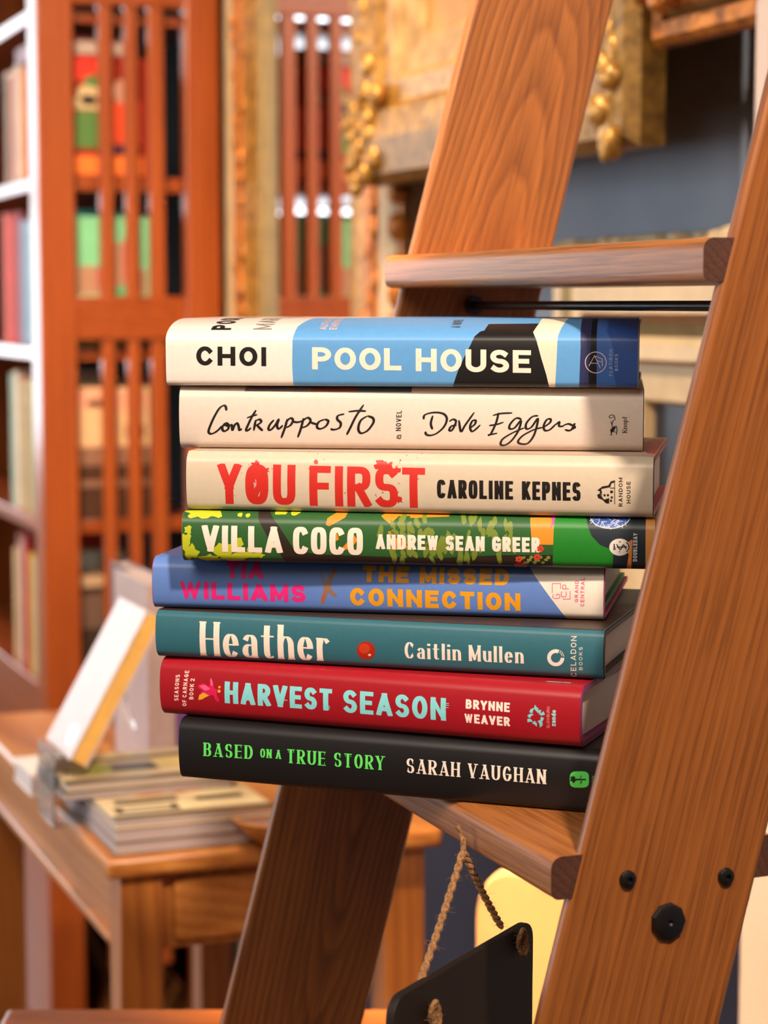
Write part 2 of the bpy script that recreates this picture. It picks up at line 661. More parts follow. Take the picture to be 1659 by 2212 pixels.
def smooth_path(p, n=6):
    out = []
    for i in range(len(p) - 1):
        a, b, c, d = p[max(i - 1, 0)], p[i], p[i + 1], p[min(i + 2, len(p) - 1)]
        for k in range(n):
            t = k / n
            out.append(tuple(0.5 * (2 * b[j] + (c[j] - a[j]) * t + (2 * a[j] - 5 * b[j] + 4 * c[j] - d[j]) * t * t + (3 * b[j] - a[j] - 3 * c[j] + d[j]) * t ** 3) for j in (0, 1)))
    out.append(p[-1])
    return out


def pen_polys(paths, w, vary=.35, n=6):
    res = []
    for p in paths:
        res += stroke_polys_free(smooth_path(p, n), w, vary)
    return res


def stroke_polys_free(r, w, vary):
    n = len(r)
    L, R = [], []
    for i in range(n):
        a, b = r[max(i - 1, 0)], r[min(i + 1, n - 1)]
        dx, dy = b[0] - a[0], b[1] - a[1]
        k = sqrt(dx * dx + dy * dy) or 1
        dx, dy = dx / k, dy / k
        e = min(1.0, .55 + min(i, n - 1 - i) * .2)
        h = w / 2 * e * (1 - vary + 2 * vary * abs(dy * .7 + dx * .3))
        L.append((r[i][0] - dy * h, r[i][1] + dx * h))
        R.append((r[i][0] + dy * h, r[i][1] - dx * h))
    return [[L[i], L[i + 1], R[i + 1], R[i]] for i in range(n - 1)]


def disc(cx, cy, rx, ry=None, n=28, q=2.0):
    return arc(cx, cy, rx, ry or rx, 0, 360 - 360 / n, q=q, n=n - 1)


def ring_polys(cx, cy, rx, ry, w, a0=0, a1=360, n=36):
    o = arc(cx, cy, rx, ry, a0, a1, n=n)
    i = arc(cx, cy, rx - w, ry - w, a0, a1, n=n)
    return [[o[k], o[k + 1], i[k + 1], i[k]] for k in range(n)]


def z1(*p): return [(320 + x * .36166, 640 + y * .36166) for x, y in p]
def z2(*p): return [(880 + x * .36166, 640 + y * .36166) for x, y in p]
def z3(*p): return [(320 + x * .36166, 1080 + y * .36166) for x, y in p]
def z4(*p): return [(880 + x * .36166, 1080 + y * .36166) for x, y in p]
def z5(*p): return [(320 + x * .36166, 1400 + y * .36166) for x, y in p]
def z6(*p): return [(880 + x * .36166, 1400 + y * .36166) for x, y in p]


# ------------------------------------------------------------------ hardback books of the stack
INK = {}


def ink(c, rough=0.42):
    k = (c, rough)
    if k not in INK:
        t = NT('print_' + c.strip('#'))
        n = t.noise(t.obj(), 300.0, 2.0)
        b = lin(c)
        t.l.new(t.ramp(n, [(0.3, tuple(x * .95 for x in b[:3]) + (1,)), (0.7, b)]), t.b.inputs['Base Color'])
        t.b.inputs['Roughness'].default_value = rough
        INK[k] = t.m
    return INK[k]


class Book:
    """hardback lying flat: local x along the spine, y into the book, z up"""

    def __init__(s, A, B, T, label, jacket, board, spine_board=None, page='#f2e0cc', width=0.158, rb=0.004, rt=0.005, bulge=0.0022, rough=0.38, ext=0.0, rty=None, name='hardback_book'):
        A, B = Vector(A), Vector(B)
        d = B - A
        s.Lh = d.length + ext
        s.yaw = math.atan2(d.y, d.x)
        s.A, s.T, s.width = A, T, width
        s.layers = 0
        s.root = thing(name, label, 'book', A, s.yaw, 'hardbacks stacked on the ladder tread')
        s.ex = Vector((cos(s.yaw), sin(s.yaw), 0))
        s.ny = Vector((-sin(s.yaw), cos(s.yaw), 0))
        # cross-section, by running length: bottom cover edge -> spine -> top cover
        prof = [(width, 0.0), (rb + .03, 0.0)]
        for k in range(6):
            a = radians(270 - 90 * k / 5)
            prof.append((rb + rb * cos(a), rb + rb * sin(a)))
        for k in range(1, 6):
            prof.append((0.0, rb + (T - rb - rt) * k / 6))
        rty = rty or rt
        s.sh0 = len(prof)
        for k in range(13):
            a = radians(180 - 90 * k / 12)
            prof.append((rty + rty * cos(a), T - rt + rt * sin(a)))
        for k in range(1, 9):
            prof.append((rty + .012 * k, T))
        prof.append((width, T))

        def bul(y, z):
            if y > .02:
                return y
            f = max(0.0, 1 - ((2 * z / T - 1) ** 2))
            return y + bulge * (1 - f) * (1 - y / .02)
        s.prof = [(bul(y, z), z) for y, z in prof]
        # vertical coordinate used for lettering: z on the spine, T + y on the top cover
        s.coord = []
        for (y0, z0), (y, z) in zip(prof, s.prof):
            s.coord.append(z)
        run = []
        for i, (y0, z0) in enumerate(prof):
            if y0 > rb + 1e-6 and z0 < T / 2:
                run.append(-1 - y0)
            elif z0 >= T - 1e-9:
                run.append(T + (s.prof[i][0]) - s.prof[[k for k, p in enumerate(prof) if p[1] >= T - 1e-9][0]][0])
            else:
                run.append(z0)
        s.run = run
        m = MB()
        n = len(s.prof)
        th = .0004
        e = .0006
        out = s.prof
        inn = s.offset(-th)
        vs = [(x, y, z) for x in (-e, s.Lh + e) for (y, z) in out] + [(x, y, z) for x in (-e, s.Lh + e) for (y, z) in inn]
        fs = []
        for i in range(n - 1):
            fs.append((i, i + 1, n + i + 1, n + i))
            fs.append((2 * n + i + 1, 2 * n + i, 3 * n + i, 3 * n + i + 1))
            fs.append((i + 1, i, 2 * n + i, 2 * n + i + 1))
            fs.append((n + i, n + i + 1, 3 * n + i + 1, 3 * n + i))
        fs += [(0, n, 3 * n, 2 * n), (n - 1, 3 * n - 1, 4 * n - 1, 2 * n - 1)]
        m.add(vs, fs)
        s.jacket = m.build('dust_jacket', ink(jacket, rough), s.root, smooth=40)
        # case boards: two covers and a spine piece under the jacket
        inn2 = s.offset(-.0006)
        b = MB()
        bt = .0026
        in3 = s.offset(-.0006 - bt)
        n = len(inn2)
        x0, x1 = -.0010, s.Lh + .0010
        vs = [(x, y, z) for x in (x0, x1) for (y, z) in inn2] + [(x, y, z) for x in (x0, x1) for (y, z) in in3]
        b.add(vs, fs)
        b.mi = [1 if all(b.v[i][1] < .0135 for i in f) else 0 for f in b.f]
        b.build('case_board', [plain(board, .6, .06), plain(spine_board or board, .6, .06)], s.root, smooth=40)
        # page block
        pb = MB()
        z0, z1_ = .0034, T - (.0034 if rty == rt else .0058)
        y0, y1 = (.0065 if rty == rt else .024), width - .0035
        r = min(.004, T * .2)
        pr = [(y1, z0), (y0 + r, z0)] + [(y0 + r * (1 - sin(radians(t))), z0 + (z1_ - z0) * k / 6) for k, t in ((1, 35), (2, 70), (3, 90), (4, 70), (5, 35))] + [(y0 + r, z1_), (y1, z1_)]
        pb.prism(pr, .0032, s.Lh - .0032, 'x')
        pb.build('page_block', pages_mat('book_pages', page), s.root, smooth=0)

    def offset(s, d):
        P = s.prof
        out = []
        for i in range(len(P)):
            a, b = P[max(i - 1, 0)], P[min(i + 1, len(P) - 1)]
            ty, tz = b[0] - a[0], b[1] - a[1]
            k = sqrt(ty * ty + tz * tz) or 1
            # outward normal: the spine side is -y
            out.append((P[i][0] - tz / k * d, P[i][1] + ty / k * d))
        return out

    def normals(s):
        P = s.prof
        out = []
        for i in range(len(P)):
            a, b = P[max(i - 1, 0)], P[min(i + 1, len(P) - 1)]
            ty, tz = b[0] - a[0], b[1] - a[1]
            k = sqrt(ty * ty + tz * tz) or 1
            out.append((-tz / k, ty / k))
        return out

    def arc_run(s, a):
        """running height of the point that lies a metres of paper above the shoulder's start"""
        i0 = s.sh0
        acc = 0.0
        for i in range(i0, len(s.prof) - 1):
            d = sqrt((s.prof[i + 1][0] - s.prof[i][0]) ** 2 + (s.prof[i + 1][1] - s.prof[i][1]) ** 2)
            if acc + d >= a:
                return s.run[i] + (s.run[i + 1] - s.run[i]) * (a - acc) / d
            acc += d
        return s.run[-1]

    def px(s, p):
        """photo pixel -> (along spine, height) on the spine plane"""
        d = ray(*p)
        o = Vector((0, 0, CAMZ))
        k = (s.A - o).dot(s.ny) / d.dot(s.ny)
        q = o + d * k - s.A
        return q.dot(s.ex), q.z

    def decal(s, polys, color, name, rough=.42, local=False, label=None):
        s.layers += 1
        base = .00002 + .00001 * s.layers
        surfs = {}
        nrm = s.normals()
        vn = []
        run = s.run
        m = MB()
        for ip, pl in enumerate(polys):
            lv = getattr(pl, 'lev', ip % 13)
            if lv not in surfs:
                surfs[lv] = s.offset(base + .000005 * lv)
            surf = surfs[lv]
            q = [tuple(p) if local else s.px(p) for p in pl]
            q = clip_half(clip_half(q, 0, -.0004, False), 0, s.Lh + .0004, True)
            if len(q) < 3:
                continue
            lo, hi = min(p[1] for p in q), max(p[1] for p in q)
            for i in range(len(run) - 1):
                r0, r1 = run[i], run[i + 1]
                if r0 < 0 or r1 <= r0 or r1 <= lo or r0 >= hi:
                    continue
                g = clip_half(clip_half(q, 1, r0, False), 1, r1, True)
                if len(g) < 3:
                    continue
                vs = []
                for (x, r) in g:
                    t = (r - r0) / (r1 - r0)
                    y = surf[i][0] + (surf[i + 1][0] - surf[i][0]) * t
                    z = surf[i][1] + (surf[i + 1][1] - surf[i][1]) * t
                    vs.append((x, y, z))
                    vn.append((0, nrm[i][0] + (nrm[i + 1][0] - nrm[i][0]) * t, nrm[i][1] + (nrm[i + 1][1] - nrm[i][1]) * t))
                if len(g) <= 4 and len(pl) <= 4:
                    m.add(vs, [tuple(range(len(vs)))])
                else:
                    tri = tessellate_polygon([[Vector((p[0], p[1], 0)) for p in g]])
                    m.add(vs, [tuple(t) for t in tri])
        if not m.v:
            return None
        fx = []
        for f in m.f:
            if len(set(f)) < 3:
                continue
            a, b_, c = (Vector(m.v[f[k]]) for k in (0, 1, 2))
            nn = (b_ - a).cross(c - a)
            if nn.length < 1e-14 and len(f) == 3:
                continue
            fx.append(f if nn.dot(Vector(vn[f[0]])) >= 0 else tuple(reversed(f)))
        m.f = fx
        m.mi = [0] * len(fx)
        o = m.build(name, ink(color, rough), s.jacket, smooth=0, fix=False)
        me = o.data
        me.validate()
        me.polygons.foreach_set('use_smooth', [True] * len(me.polygons))
        me.normals_split_custom_set_from_vertices([tuple(Vector(v).normalized()) for v in vn])
        if label:
            o['label'] = label
        return o


def T_(bk, name, txt, p0, p1, cap, tv, color, th=None, **kw):
    return bk.decal(text_polys(txt, p0, p1, cap, tv, th, **kw), color, name)


TICKS = [[(x, y), (x + l, y + 1.2), (x + l, y + 2.4), (x, y + 1.6)] for x, y, l in ((612, 1511, 9), (704, 1524, 9), (702, 1527, 10), (706, 1530, 6), (960, 1518, 10), (956, 1522, 14), (960, 1527, 9))]


def many(bk, name, color, *items, extra=()):
    polys = [Poly(p, 13) for p in extra]
    for it in items:
        polys += text_polys(*it[0], **it[1])
    return bk.decal(polys, color, name)


def jag(cx, cy, rx, ry, n=14, j=.35, ang=0.0, rnd=random):
    out = []
    for k in range(n):
        t = 2 * pi * k / n
        f = 1 + rnd.uniform(-j, j)
        x, y = rx * f * cos(t), ry * f * sin(t)
        out.append((cx + x * cos(ang) - y * sin(ang), cy + x * sin(ang) + y * cos(ang)))
    return out


def make_stack():
    R = random.Random(3)
    Z = [CAMZ + z for z in (-.2546, -.2214, -.1898, -.1637, -.1356, -.1088, -.0773, -.0437)]
    # ---- black hardback at the bottom
    b = Book(at_z(389, 1682, Z[0]), at_z(1263, 1760, Z[0]), Z[1] - Z[0] - .0004, 'black hardback with green and pale serif lettering, bottom of the stack on the ladder tread', '#120f10', '#0e0d0e', rough=.42, ext=.016, rt=.006)
    many(b, 'title_lettering', '#5fdc5e',
         (('BASED', (440, 1633), (546, 1640), 29, 5.4, 1.9), dict(serif=.07, contrast=True, gap=.3)),
         (('ON A', (562, 1636), (607, 1639.5), 19, 3.6, 1.5), dict(serif=.07, contrast=True, gap=.3)),
         (('TRUE STORY', (620, 1648), (830, 1664), 30, 5.4, 1.9), dict(serif=.07, contrast=True, gap=.3, space=.6)))
    T_(b, 'author_lettering', 'SARAH VAUGHAN', (878, 1669), (1179, 1694), 31, 5.4, '#f0dccb', 1.9, serif=.07, contrast=True, gap=.3, space=.6)
    b.decal([disc(1251.5, 1684, 20.8, 17.6, q=3.6)], '#55d85a', 'publisher_mark')
    tr = [jag(1238, 1684, 6.5, 7, 16, .35, rnd=R), [(1243, 1682), (1266, 1682.5), (1266, 1685.5), (1243, 1686)]]
    tr += text_polys('17', (1256, 1682), (1258, 1675), 4, 1.2, up=(-1, 0)) + text_polys('18', (1256, 1694), (1258, 1687), 4, 1.2, up=(-1, 0))
    b.decal(tr, '#12200f', 'publisher_mark')
    T_(b, 'publisher_lettering', 'LER', (1285, 1700), (1286, 1676), 7, 1.2, '#3c9a45')

    # ---- crimson
    b = Book(at_z(348, 1545, Z[1]), at_z(1249, 1619, Z[1]), Z[2] - Z[1] - .0004, 'crimson hardback with pale blue title lettering and a pink bird', '#9c1420', '#7d1f5c', rough=.34, rt=.006, rb=.005, bulge=.0028)
    many(b, 'title_lettering', '#86d3d6',
         (('HARVEST', (485, 1519), (717, 1536), 47, 11.2, 9.2), dict(gap=.2)),
         (('SEASON', (741, 1539), (963, 1557.5), 49, 11.2, 9.2), dict(gap=.2)), extra=TICKS)
    many(b, 'author_lettering', '#f4e0d4', (('BRYNNE', (1006, 1530.5), (1101, 1538.5), 20, 5, 4.4), dict(gap=.22)),
         (('WEAVER', (1003, 1561), (1101, 1569.5), 20, 5, 4.4), dict(gap=.22)))
    many(b, 'series_lettering', '#f0d9cc', (('SEASONS', (384.5, 1514), (388, 1458), 9, 1.7, 1.5), dict(gap=.35, up=(-1, 0))),
         (('OF CARNAGE', (401, 1526), (407, 1449), 9, 1.7, 1.5), dict(gap=.35, up=(-1, 0), space=.6)),
         (('BOOK 2', (417, 1511), (420, 1466), 9, 1.7, 1.5), dict(gap=.35, up=(-1, 0), space=.6)))
    # bird: body, wings, tail, flame tips, crest
    b.decal([z3((300, 1105), (330, 1095), (365, 1115), (372, 1060), (385, 1085), (395, 1125), (412, 1130), (410, 1165), (425, 1195), (418, 1210), (400, 1195), (388, 1165), (350, 1172), (310, 1150), (330, 1140), (300, 1125))], '#d3174f', 'bird_emblem')
    b.decal([z3((305, 1110), (340, 1105), (372, 1130), (340, 1140)), z3((368, 1075), (376, 1065), (388, 1105), (376, 1110))], '#ef5b86', 'bird_emblem')
    b.decal([z3((298, 1195), (305, 1165), (330, 1150), (365, 1168), (340, 1180), (320, 1192)), disc(320 + 426 * .36166, 1080 + 1118 * .36166, 2.6), disc(320 + 424 * .36166, 1080 + 1142 * .36166, 3.4)], '#e8a52a', 'bird_emblem')
    fl = []
    for cx, cy, a in ((745, 375, -.9), (735, 405, -.4), (730, 435, .3), (760, 452, 1.0), (790, 445, 1.5), (800, 425, 2.2), (785, 375, 3.6), (805, 390, 3.0), (770, 358, 4.3), (795, 455, 1.8)):
        q = [(-16, -9), (4, -13), (22, 0), (2, 4), (-10, 12)]
        fl.append(z6(*[(cx + x * cos(a) - y * sin(a), cy + x * sin(a) + y * cos(a)) for x, y in q]))
    b.decal(fl, '#7fc7ca', 'publisher_mark')
    T_(b, 'publisher_lettering', 'SLOWBURN', (1187, 1573), (1187.5, 1527), 6.5, .9, '#d98f8a')
    T_(b, 'publisher_lettering', 'zando', (1200, 1569), (1201, 1534), 9.5, 2.6, '#9fd3d4', 2.0, X=.72)
    b.decal([z6((785, 196), (812, 187), (940, 190), (938, 205), (905, 206), (900, 199), (880, 200), (872, 206), (800, 203))], '#86d3d6', 'cover_lettering')

    # ---- teal
    b = Book(at_z(339, 1420, Z[2]), at_z(1300, 1472, Z[2]), Z[3] - Z[2] - .0004, 'teal hardback with white serif title and a red bead', '#2f6470', '#231513', rough=.4, rt=.0035)
    b.decal([[(.0, b.T - .0004), (b.Lh, b.T - .0004), (b.Lh, b.T + .093), (0, b.T + .093)]], '#3b2a22', 'cover_art', local=True)
    T_(b, 'title_lettering', 'Heather', (431, 1417.5), (712, 1429.5), 75, 12.8, '#f1ddcb', 3.2, serif=.022, contrast=True, gap=.16, X=.66)
    T_(b, 'author_lettering', 'Caitlin Mullen', (874, 1422), (1131, 1433.5), 35, 6.6, '#f1ddcb', 1.9, serif=.025, contrast=True, gap=.22, X=.66)
    b.decal([disc(790.5, 1405.5, 20, 20)], '#a5230f', 'bead_print')
    b.decal([disc(787, 1401, 12, 11)], '#bf3a17', 'bead_print')
    b.decal([disc(798, 1415, 3.4, 2.6)], '#f0b58a', 'bead_print')
    b.decal(ring_polys(1200.5, 1421, 18.5, 18.5, 8.0, 0, 295) , '#efdccd', 'publisher_mark')
    b.decal(ring_polys(1200.5, 1421, 18.5, 18.5, 1.2, 300, 352, 10) + ring_polys(1200.5, 1421, 15, 15, 1.2, 300, 345, 10), '#efdccd', 'publisher_mark')
    T_(b, 'publisher_lettering', 'CELADON', (1244, 1463), (1245, 1375), 12, 1.7, '#e3d5c8', gap=.3)
    T_(b, 'publisher_lettering', 'BOOKS', (1258, 1448), (1258.5, 1398), 8, 1.3, '#d0c6bc', gap=.4)

    # ---- periwinkle blue
    b = Book(at_z(332, 1314, Z[3]), at_z(1301, 1342, Z[3]), Z[4] - Z[3] - .0004, 'periwinkle blue hardback with pink author name and orange title lettering', '#5f80c2', '#d33a68', rough=.4, rt=.006, page='#dcd0b8')
    b.decal([z4((690, 340), (1190, 340), (1190, 735), (965, 735), (735, 420))], '#e9dccb', 'cover_art')
    many(b, 'author_lettering', '#e0267c', (('TIA', (487, 1249), (569, 1251), 36, 11, 9.6), dict(gap=.14)),
         (('WILLIAMS', (388, 1293), (660, 1302), 38, 11, 9.6), dict(gap=.16)))
    many(b, 'title_lettering', '#e39a1c', (('THE MISSED', (783, 1257), (1100, 1265), 34, 10.5, 9.2), dict(gap=.2, space=.7)),
         (('CONNECTION', (756, 1308), (1124, 1320.5), 38.5, 11, 9.6), dict(gap=.2)))
    b.decal([z3((1020, 420), (1045, 460), (1060, 500), (1085, 440), (1105, 400), (1118, 430), (1098, 480), (1090, 525), (1128, 570), (1115, 580), (1072, 550), (1058, 600), (1035, 628), (1030, 600), (1050, 540), (1045, 490))], '#8f6a52', 'dancers_emblem')
    b.decal([z3((1050, 540), (1060, 560), (1045, 610), (1035, 628), (1031, 600)), disc(720, 1235, 4, 4.4)], '#b0583c', 'dancers_emblem')
    gp = []
    for pl in ([(865, 553), (865, 500), (915, 500), (915, 530)], [(930, 592), (972, 592), (972, 545)]):
        q = z4(*pl)
        for i in range(len(q) - 1):
            gp += stroke_polys([q[i], q[i + 1]], lambda *a: .75)
    for ch, x, y0, y1, c in (('G', 1210, 1293.5, 1283, 16.5), ('C', 1224, 1290, 1277, 12.5), ('P', 1229, 1273, 1263, 14.5)):
        gp += text_polys(ch, (x, y0), (x, y1), c, 1.7, q=4, up=(-1, 0))
    b.decal(gp, '#dd5c8e', 'publisher_mark')
    T_(b, 'publisher_lettering', 'GRAND', (1249, 1301), (1250, 1254), 8, 1.6, '#dd5c8e', gap=.3)
    T_(b, 'publisher_lettering', 'CENTRAL', (1262, 1310), (1263, 1248), 8.5, 1.6, '#dd5c8e', gap=.3)
    g = MB()
    g.box(b.Lh - .0035, b.Lh - .0006, .012, b.width - .003, .0033, .0058)
    g.build('endpaper', plain('#4f9a6a', .7), b.root)

    # ---- jungle-green illustrated
    b = Book(at_z(396, 1213, Z[4]), at_z(1393, 1232, Z[4]), Z[5] - Z[4] - .0004, 'green illustrated jungle hardback with bold white condensed lettering', '#2c5a2b', '#b17b37', rough=.36, ext=.0045, rt=.006)
    b.decal([z3((640, 60), (700, 60), (775, 150), (835, 240), (875, 300), (1000, 325), (1400, 340), (1659, 345)) + z4((130, 350), (560, 330), (880, 330), (880, 430), (0, 420)) + z3((820, 385), (790, 330), (720, 230), (660, 130))], '#2a2018', 'cover_art')
    ye = []
    for cx, cy, rx, ry, n in ((300, 85, 85, 26, 18), (390, 88, 40, 20, 12), (225, 240, 28, 40, 12), (250, 310, 45, 45, 14), (235, 180, 22, 24, 10), (350, 350, 60, 22, 14), (450, 300, 60, 42, 16), (540, 265, 30, 40, 12), (560, 335, 80, 26, 16), (480, 345, 60, 22, 14), (650, 330, 40, 18, 12), (780, 82, 32, 14, 10), (865, 84, 26, 16, 10), (540, 92, 12, 12, 7), (585, 95, 14, 13, 8), (620, 300, 25, 22, 10)):
        ye.append(z3(*jag(cx, cy, rx, ry, n, .38, rnd=R)))
    b.decal(ye, '#b9bf25', 'cover_art')
    b.decal([z3((1060, 150), (1066, 112), (1115, 82), (1182, 78), (1172, 108), (1112, 142), (1080, 158)), z3((1385, 100), (1420, 78), (1659, 74), (1659, 100), (1490, 102), (1445, 145), (1405, 118)), z3((1078, 245), (1125, 190), (1140, 235), (1095, 262)), z3((1150, 295), (1230, 210), (1252, 240), (1215, 285), (1160, 305)), z3((1430, 190), (1460, 185), (1560, 290), (1470, 300)), z4((730, 112), (890, 108), (870, 268), (745, 266)), z4((15, 60), (250, 90), (240, 105), (10, 112))], '#e08a22', 'cover_art')
    ol = []
    for i in range(70):
        x = R.uniform(-180, 640)
        y = R.uniform(105, 370)
        ol.append(z4(*jag(x, y, R.uniform(12, 20), R.uniform(26, 46), 9, .3, ang=R.uniform(-.5, .5), rnd=R)))
    b.decal(ol, '#71812c', 'cover_art')
    ol = [z4(*jag(x, 385 - (x % 50), 14, 10, 8, .4, rnd=R)) for x in range(690, 860, 17)]
    b.decal(ol, '#7c8a34', 'cover_art')
    b.decal([z4((865, 430), (875, 140), (880, 90), (1085, 90), (1240, 300), (1230, 430))], '#1d7a22', 'cover_art')
    b.decal([z4((1060, 90), (1480, 90), (1480, 430), (1222, 430), (1232, 302), (1150, 268), (1100, 215), (1078, 160))], '#1d2830', 'cover_art')
    b.decal([z4(*disc(1210, 95, 125, 78))], '#33549c', 'cover_art')
    web = ring_polys(880 + 1210 * .36166, 1080 + 95 * .36166, 45.5, 28.5, 1.6, 0, 360)
    for i in range(30):
        x, y, a = R.uniform(1110, 1310), R.uniform(112, 160), R.uniform(0, pi)
        if ((x - 1210) / 118) ** 2 + ((y - 95) / 70) ** 2 < 1:
            q = z4((x, y), (x + 30 * cos(a), y + 22 * sin(a)))
            web += stroke_polys(q, lambda *k: .5)
    b.decal(web, '#cfd3d8', 'cover_art')
    b.decal([z4((1300, 262), (1345, 235), (1336, 430), (1306, 430), (1322, 330))], '#d9813a', 'cover_art')
    b.decal([[(1395, 1095), (1425, 1095), (1425, 1240), (1394, 1240)]], '#c98b45', 'cover_art')
    fw = []
    for cx, cy in ((665, 355), (690, 395), (655, 398), (775, 342), (795, 292)):
        fw += [z4(*disc(cx + 13 * cos(k * 1.257), cy + 12 * sin(k * 1.257), 10, 9, n=10)) for k in range(5)]
    b.decal(fw, '#c9402a', 'cover_art')
    b.decal([z4((848, 95), (885, 95), (872, 150), (855, 170), (862, 130))], '#b34a9a', 'cover_art')
    many(b, 'title_lettering', '#f1dccb', (('VILLA', (436, 1191.5), (610, 1195), 57, 13.2, 11.2), dict(q=3.4, gap=.2)),
         (('COCO', (633, 1197), (784, 1199.5), 59, 13.2, 11.2), dict(q=3.4, gap=.2)))
    T_(b, 'author_lettering', 'ANDREW SEAN GREER', (812, 1186), (1166, 1193.5), 32, 8.2, '#f1dccb', 7, q=3.2, gap=.22, space=.5)
    b.decal([disc(1338.6, 1182, 22.5, 18.5)], '#d9d3c8', 'publisher_mark')
    q = []
    for pl in ([(1255, 282), (1310, 280)], [(1310, 255), (1322, 270), (1322, 292), (1310, 308)], [(1252, 268), (1272, 296), (1290, 268), (1306, 292)], [(1235, 265), (1235, 292)]):
        q += stroke_polys(smooth_path(z4(*pl), 4), lambda *k: 1.3)
    q += text_polys('D', (1330, 1188), (1330, 1181), 5, 1.2, up=(-1, 0)) + text_polys('8', (1341, 1172), (1341, 1169), 4, 1, up=(-1, 0)) + text_polys('7', (1341, 1194), (1341, 1190), 4, 1, up=(-1, 0))
    b.decal(q, '#22282c', 'publisher_mark')
    T_(b, 'publisher_lettering', 'DOUBLEDAY', (1376, 1213), (1377, 1152), 9, 1.8, '#c9d3d6', q=3, gap=.35)

    # ---- cream with red bloody title
    b = Book(at_z(405, 1102, Z[5]), at_z(1407, 1120, Z[5]), Z[6] - Z[5] - .0004, 'cream hardback with blood-red splattered title lettering', '#cabaa2', '#b83848', spine_board='#15100e', rough=.36, rt=.006)
    red = text_polys('YOU', (470, 1088.5), (638, 1091.5), 87, 17.5, 15, q=2.8, gap=.2) + text_polys('FIRST', (668, 1093), (918, 1098), 87, 17.5, 15, q=2.8, gap=.16)
    b.decal(red, '#c62a20', 'title_lettering')
    sp = [z1(*jag(640, 1105, 36, 105, 20, .12, rnd=R))]
    for cx, cy, r in ((640, 1010, 26), (700, 1040, 20), (620, 1090, 30), (690, 1150, 26), (640, 1200, 26), (655, 1060, 34), (1385, 1010, 34), (1430, 1020, 30), (1480, 1040, 22), (1500, 1215, 20), (1420, 1230, 16), (1000, 990, 14), (965, 1030, 8)):
        sp.append(z1(*jag(cx, cy, r, r * .95, 16, .42, rnd=R)))
    for k in range(60):
        cx, cy = R.choice([(640, 1060), (1450, 1050), (1180, 1170), (1440, 1160), (1000, 990), (1590, 1010)])
        sp.append(z1(*jag(R.gauss(cx, 55), R.gauss(cy, 55), R.uniform(1.2, 5), R.uniform(1.2, 5), 6, .3, rnd=R)))
    b.decal(sp, '#c62a20', 'title_lettering')
    b.decal([z1(*jag(637, 1110, 9, 34, 10, .3, rnd=R))], '#c7968a', 'title_lettering')
    b.decal([z2((1180, 922), (1480, 930), (1480, 958), (1440, 962), (1400, 948), (1330, 952), (1260, 940), (1200, 944))], '#c2402f', 'cover_art')
    b.decal([z1((870, 915), (1250, 912), (1180, 925), (1060, 935), (940, 928))], '#b5453a', 'cover_art')
    b.decal([[(.0, b.T + .001), (b.Lh, b.T + .001), (b.Lh, b.T + .14), (0, b.T + .14)]], '#bfa894', 'cover_art', local=True)
    b.decal([[(b.Lh - .004, b.T + .02), (b.Lh + .01, b.T + .004), (b.Lh + .01, b.T + .14), (b.Lh - .006, b.T + .14), (b.Lh - .012, b.T + .09)]], '#c2402f', 'cover_art', local=True)
    T_(b, 'author_lettering', 'CAROLINE KEPNES', (944, 1076), (1254, 1082), 40, 8.4, '#17110f', 7.2, q=3.2, gap=.26)
    hs = [z2((1133, 1160), (1165, 1135), (1200, 1130), (1215, 1105), (1237, 1100), (1238, 1112), (1220, 1116), (1212, 1140), (1160, 1150), (1155, 1190), (1175, 1215), (1205, 1205), (1205, 1238), (1185, 1236), (1165, 1215), (1140, 1205), (1133, 1185), (1150, 1178), (1148, 1162))]
    hs += stroke_polys(z2((1238, 1100), (1238, 1240)), lambda *k: .7)
    hs += [z2((a, c), (a + 12, c), (a + 12, c + 12), (a, c + 12)) for a, c in ((1172, 1182), (1192, 1182), (1215, 1195), (1210, 1215))]
    hs += stroke_polys(z2((1160, 1165), (1160, 1200)), lambda *k: .7) + stroke_polys(z2((1212, 1145), (1236, 1145)), lambda *k: .7)
    hs += [z2((1212, 1160), (1228, 1160), (1228, 1175), (1212, 1175))]
    b.decal(hs, '#1a1412', 'publisher_mark')
    T_(b, 'publisher_lettering', 'RANDOM', (1345, 1094), (1345, 1032), 8.6, 1.6, '#2a211d', gap=.3)
    T_(b, 'publisher_lettering', 'HOUSE', (1362, 1087), (1362, 1040), 8.6, 1.6, '#2a211d', gap=.3)

    # ---- white with handwritten lettering
    b = Book(at_z(390, 968, Z[6]), at_z(1386, 976, Z[6]), Z[7] - Z[6] - .0006, 'off-white hardback with black handwritten brush lettering', '#d3c4b6', '#1a1113', rough=.45, rt=.006)
    b.decal([[(527, 846), (669, 846.5), (669, 800), (527, 800)]], '#7a6a72', 'cover_art')
    b.decal([[(669, 846.5), (768, 847), (768, 800), (669, 800)]], '#8a4a38', 'cover_art')
    b.decal([[(768, 847), (888, 848), (888, 800), (768, 800)]], '#4a5c62', 'cover_art')
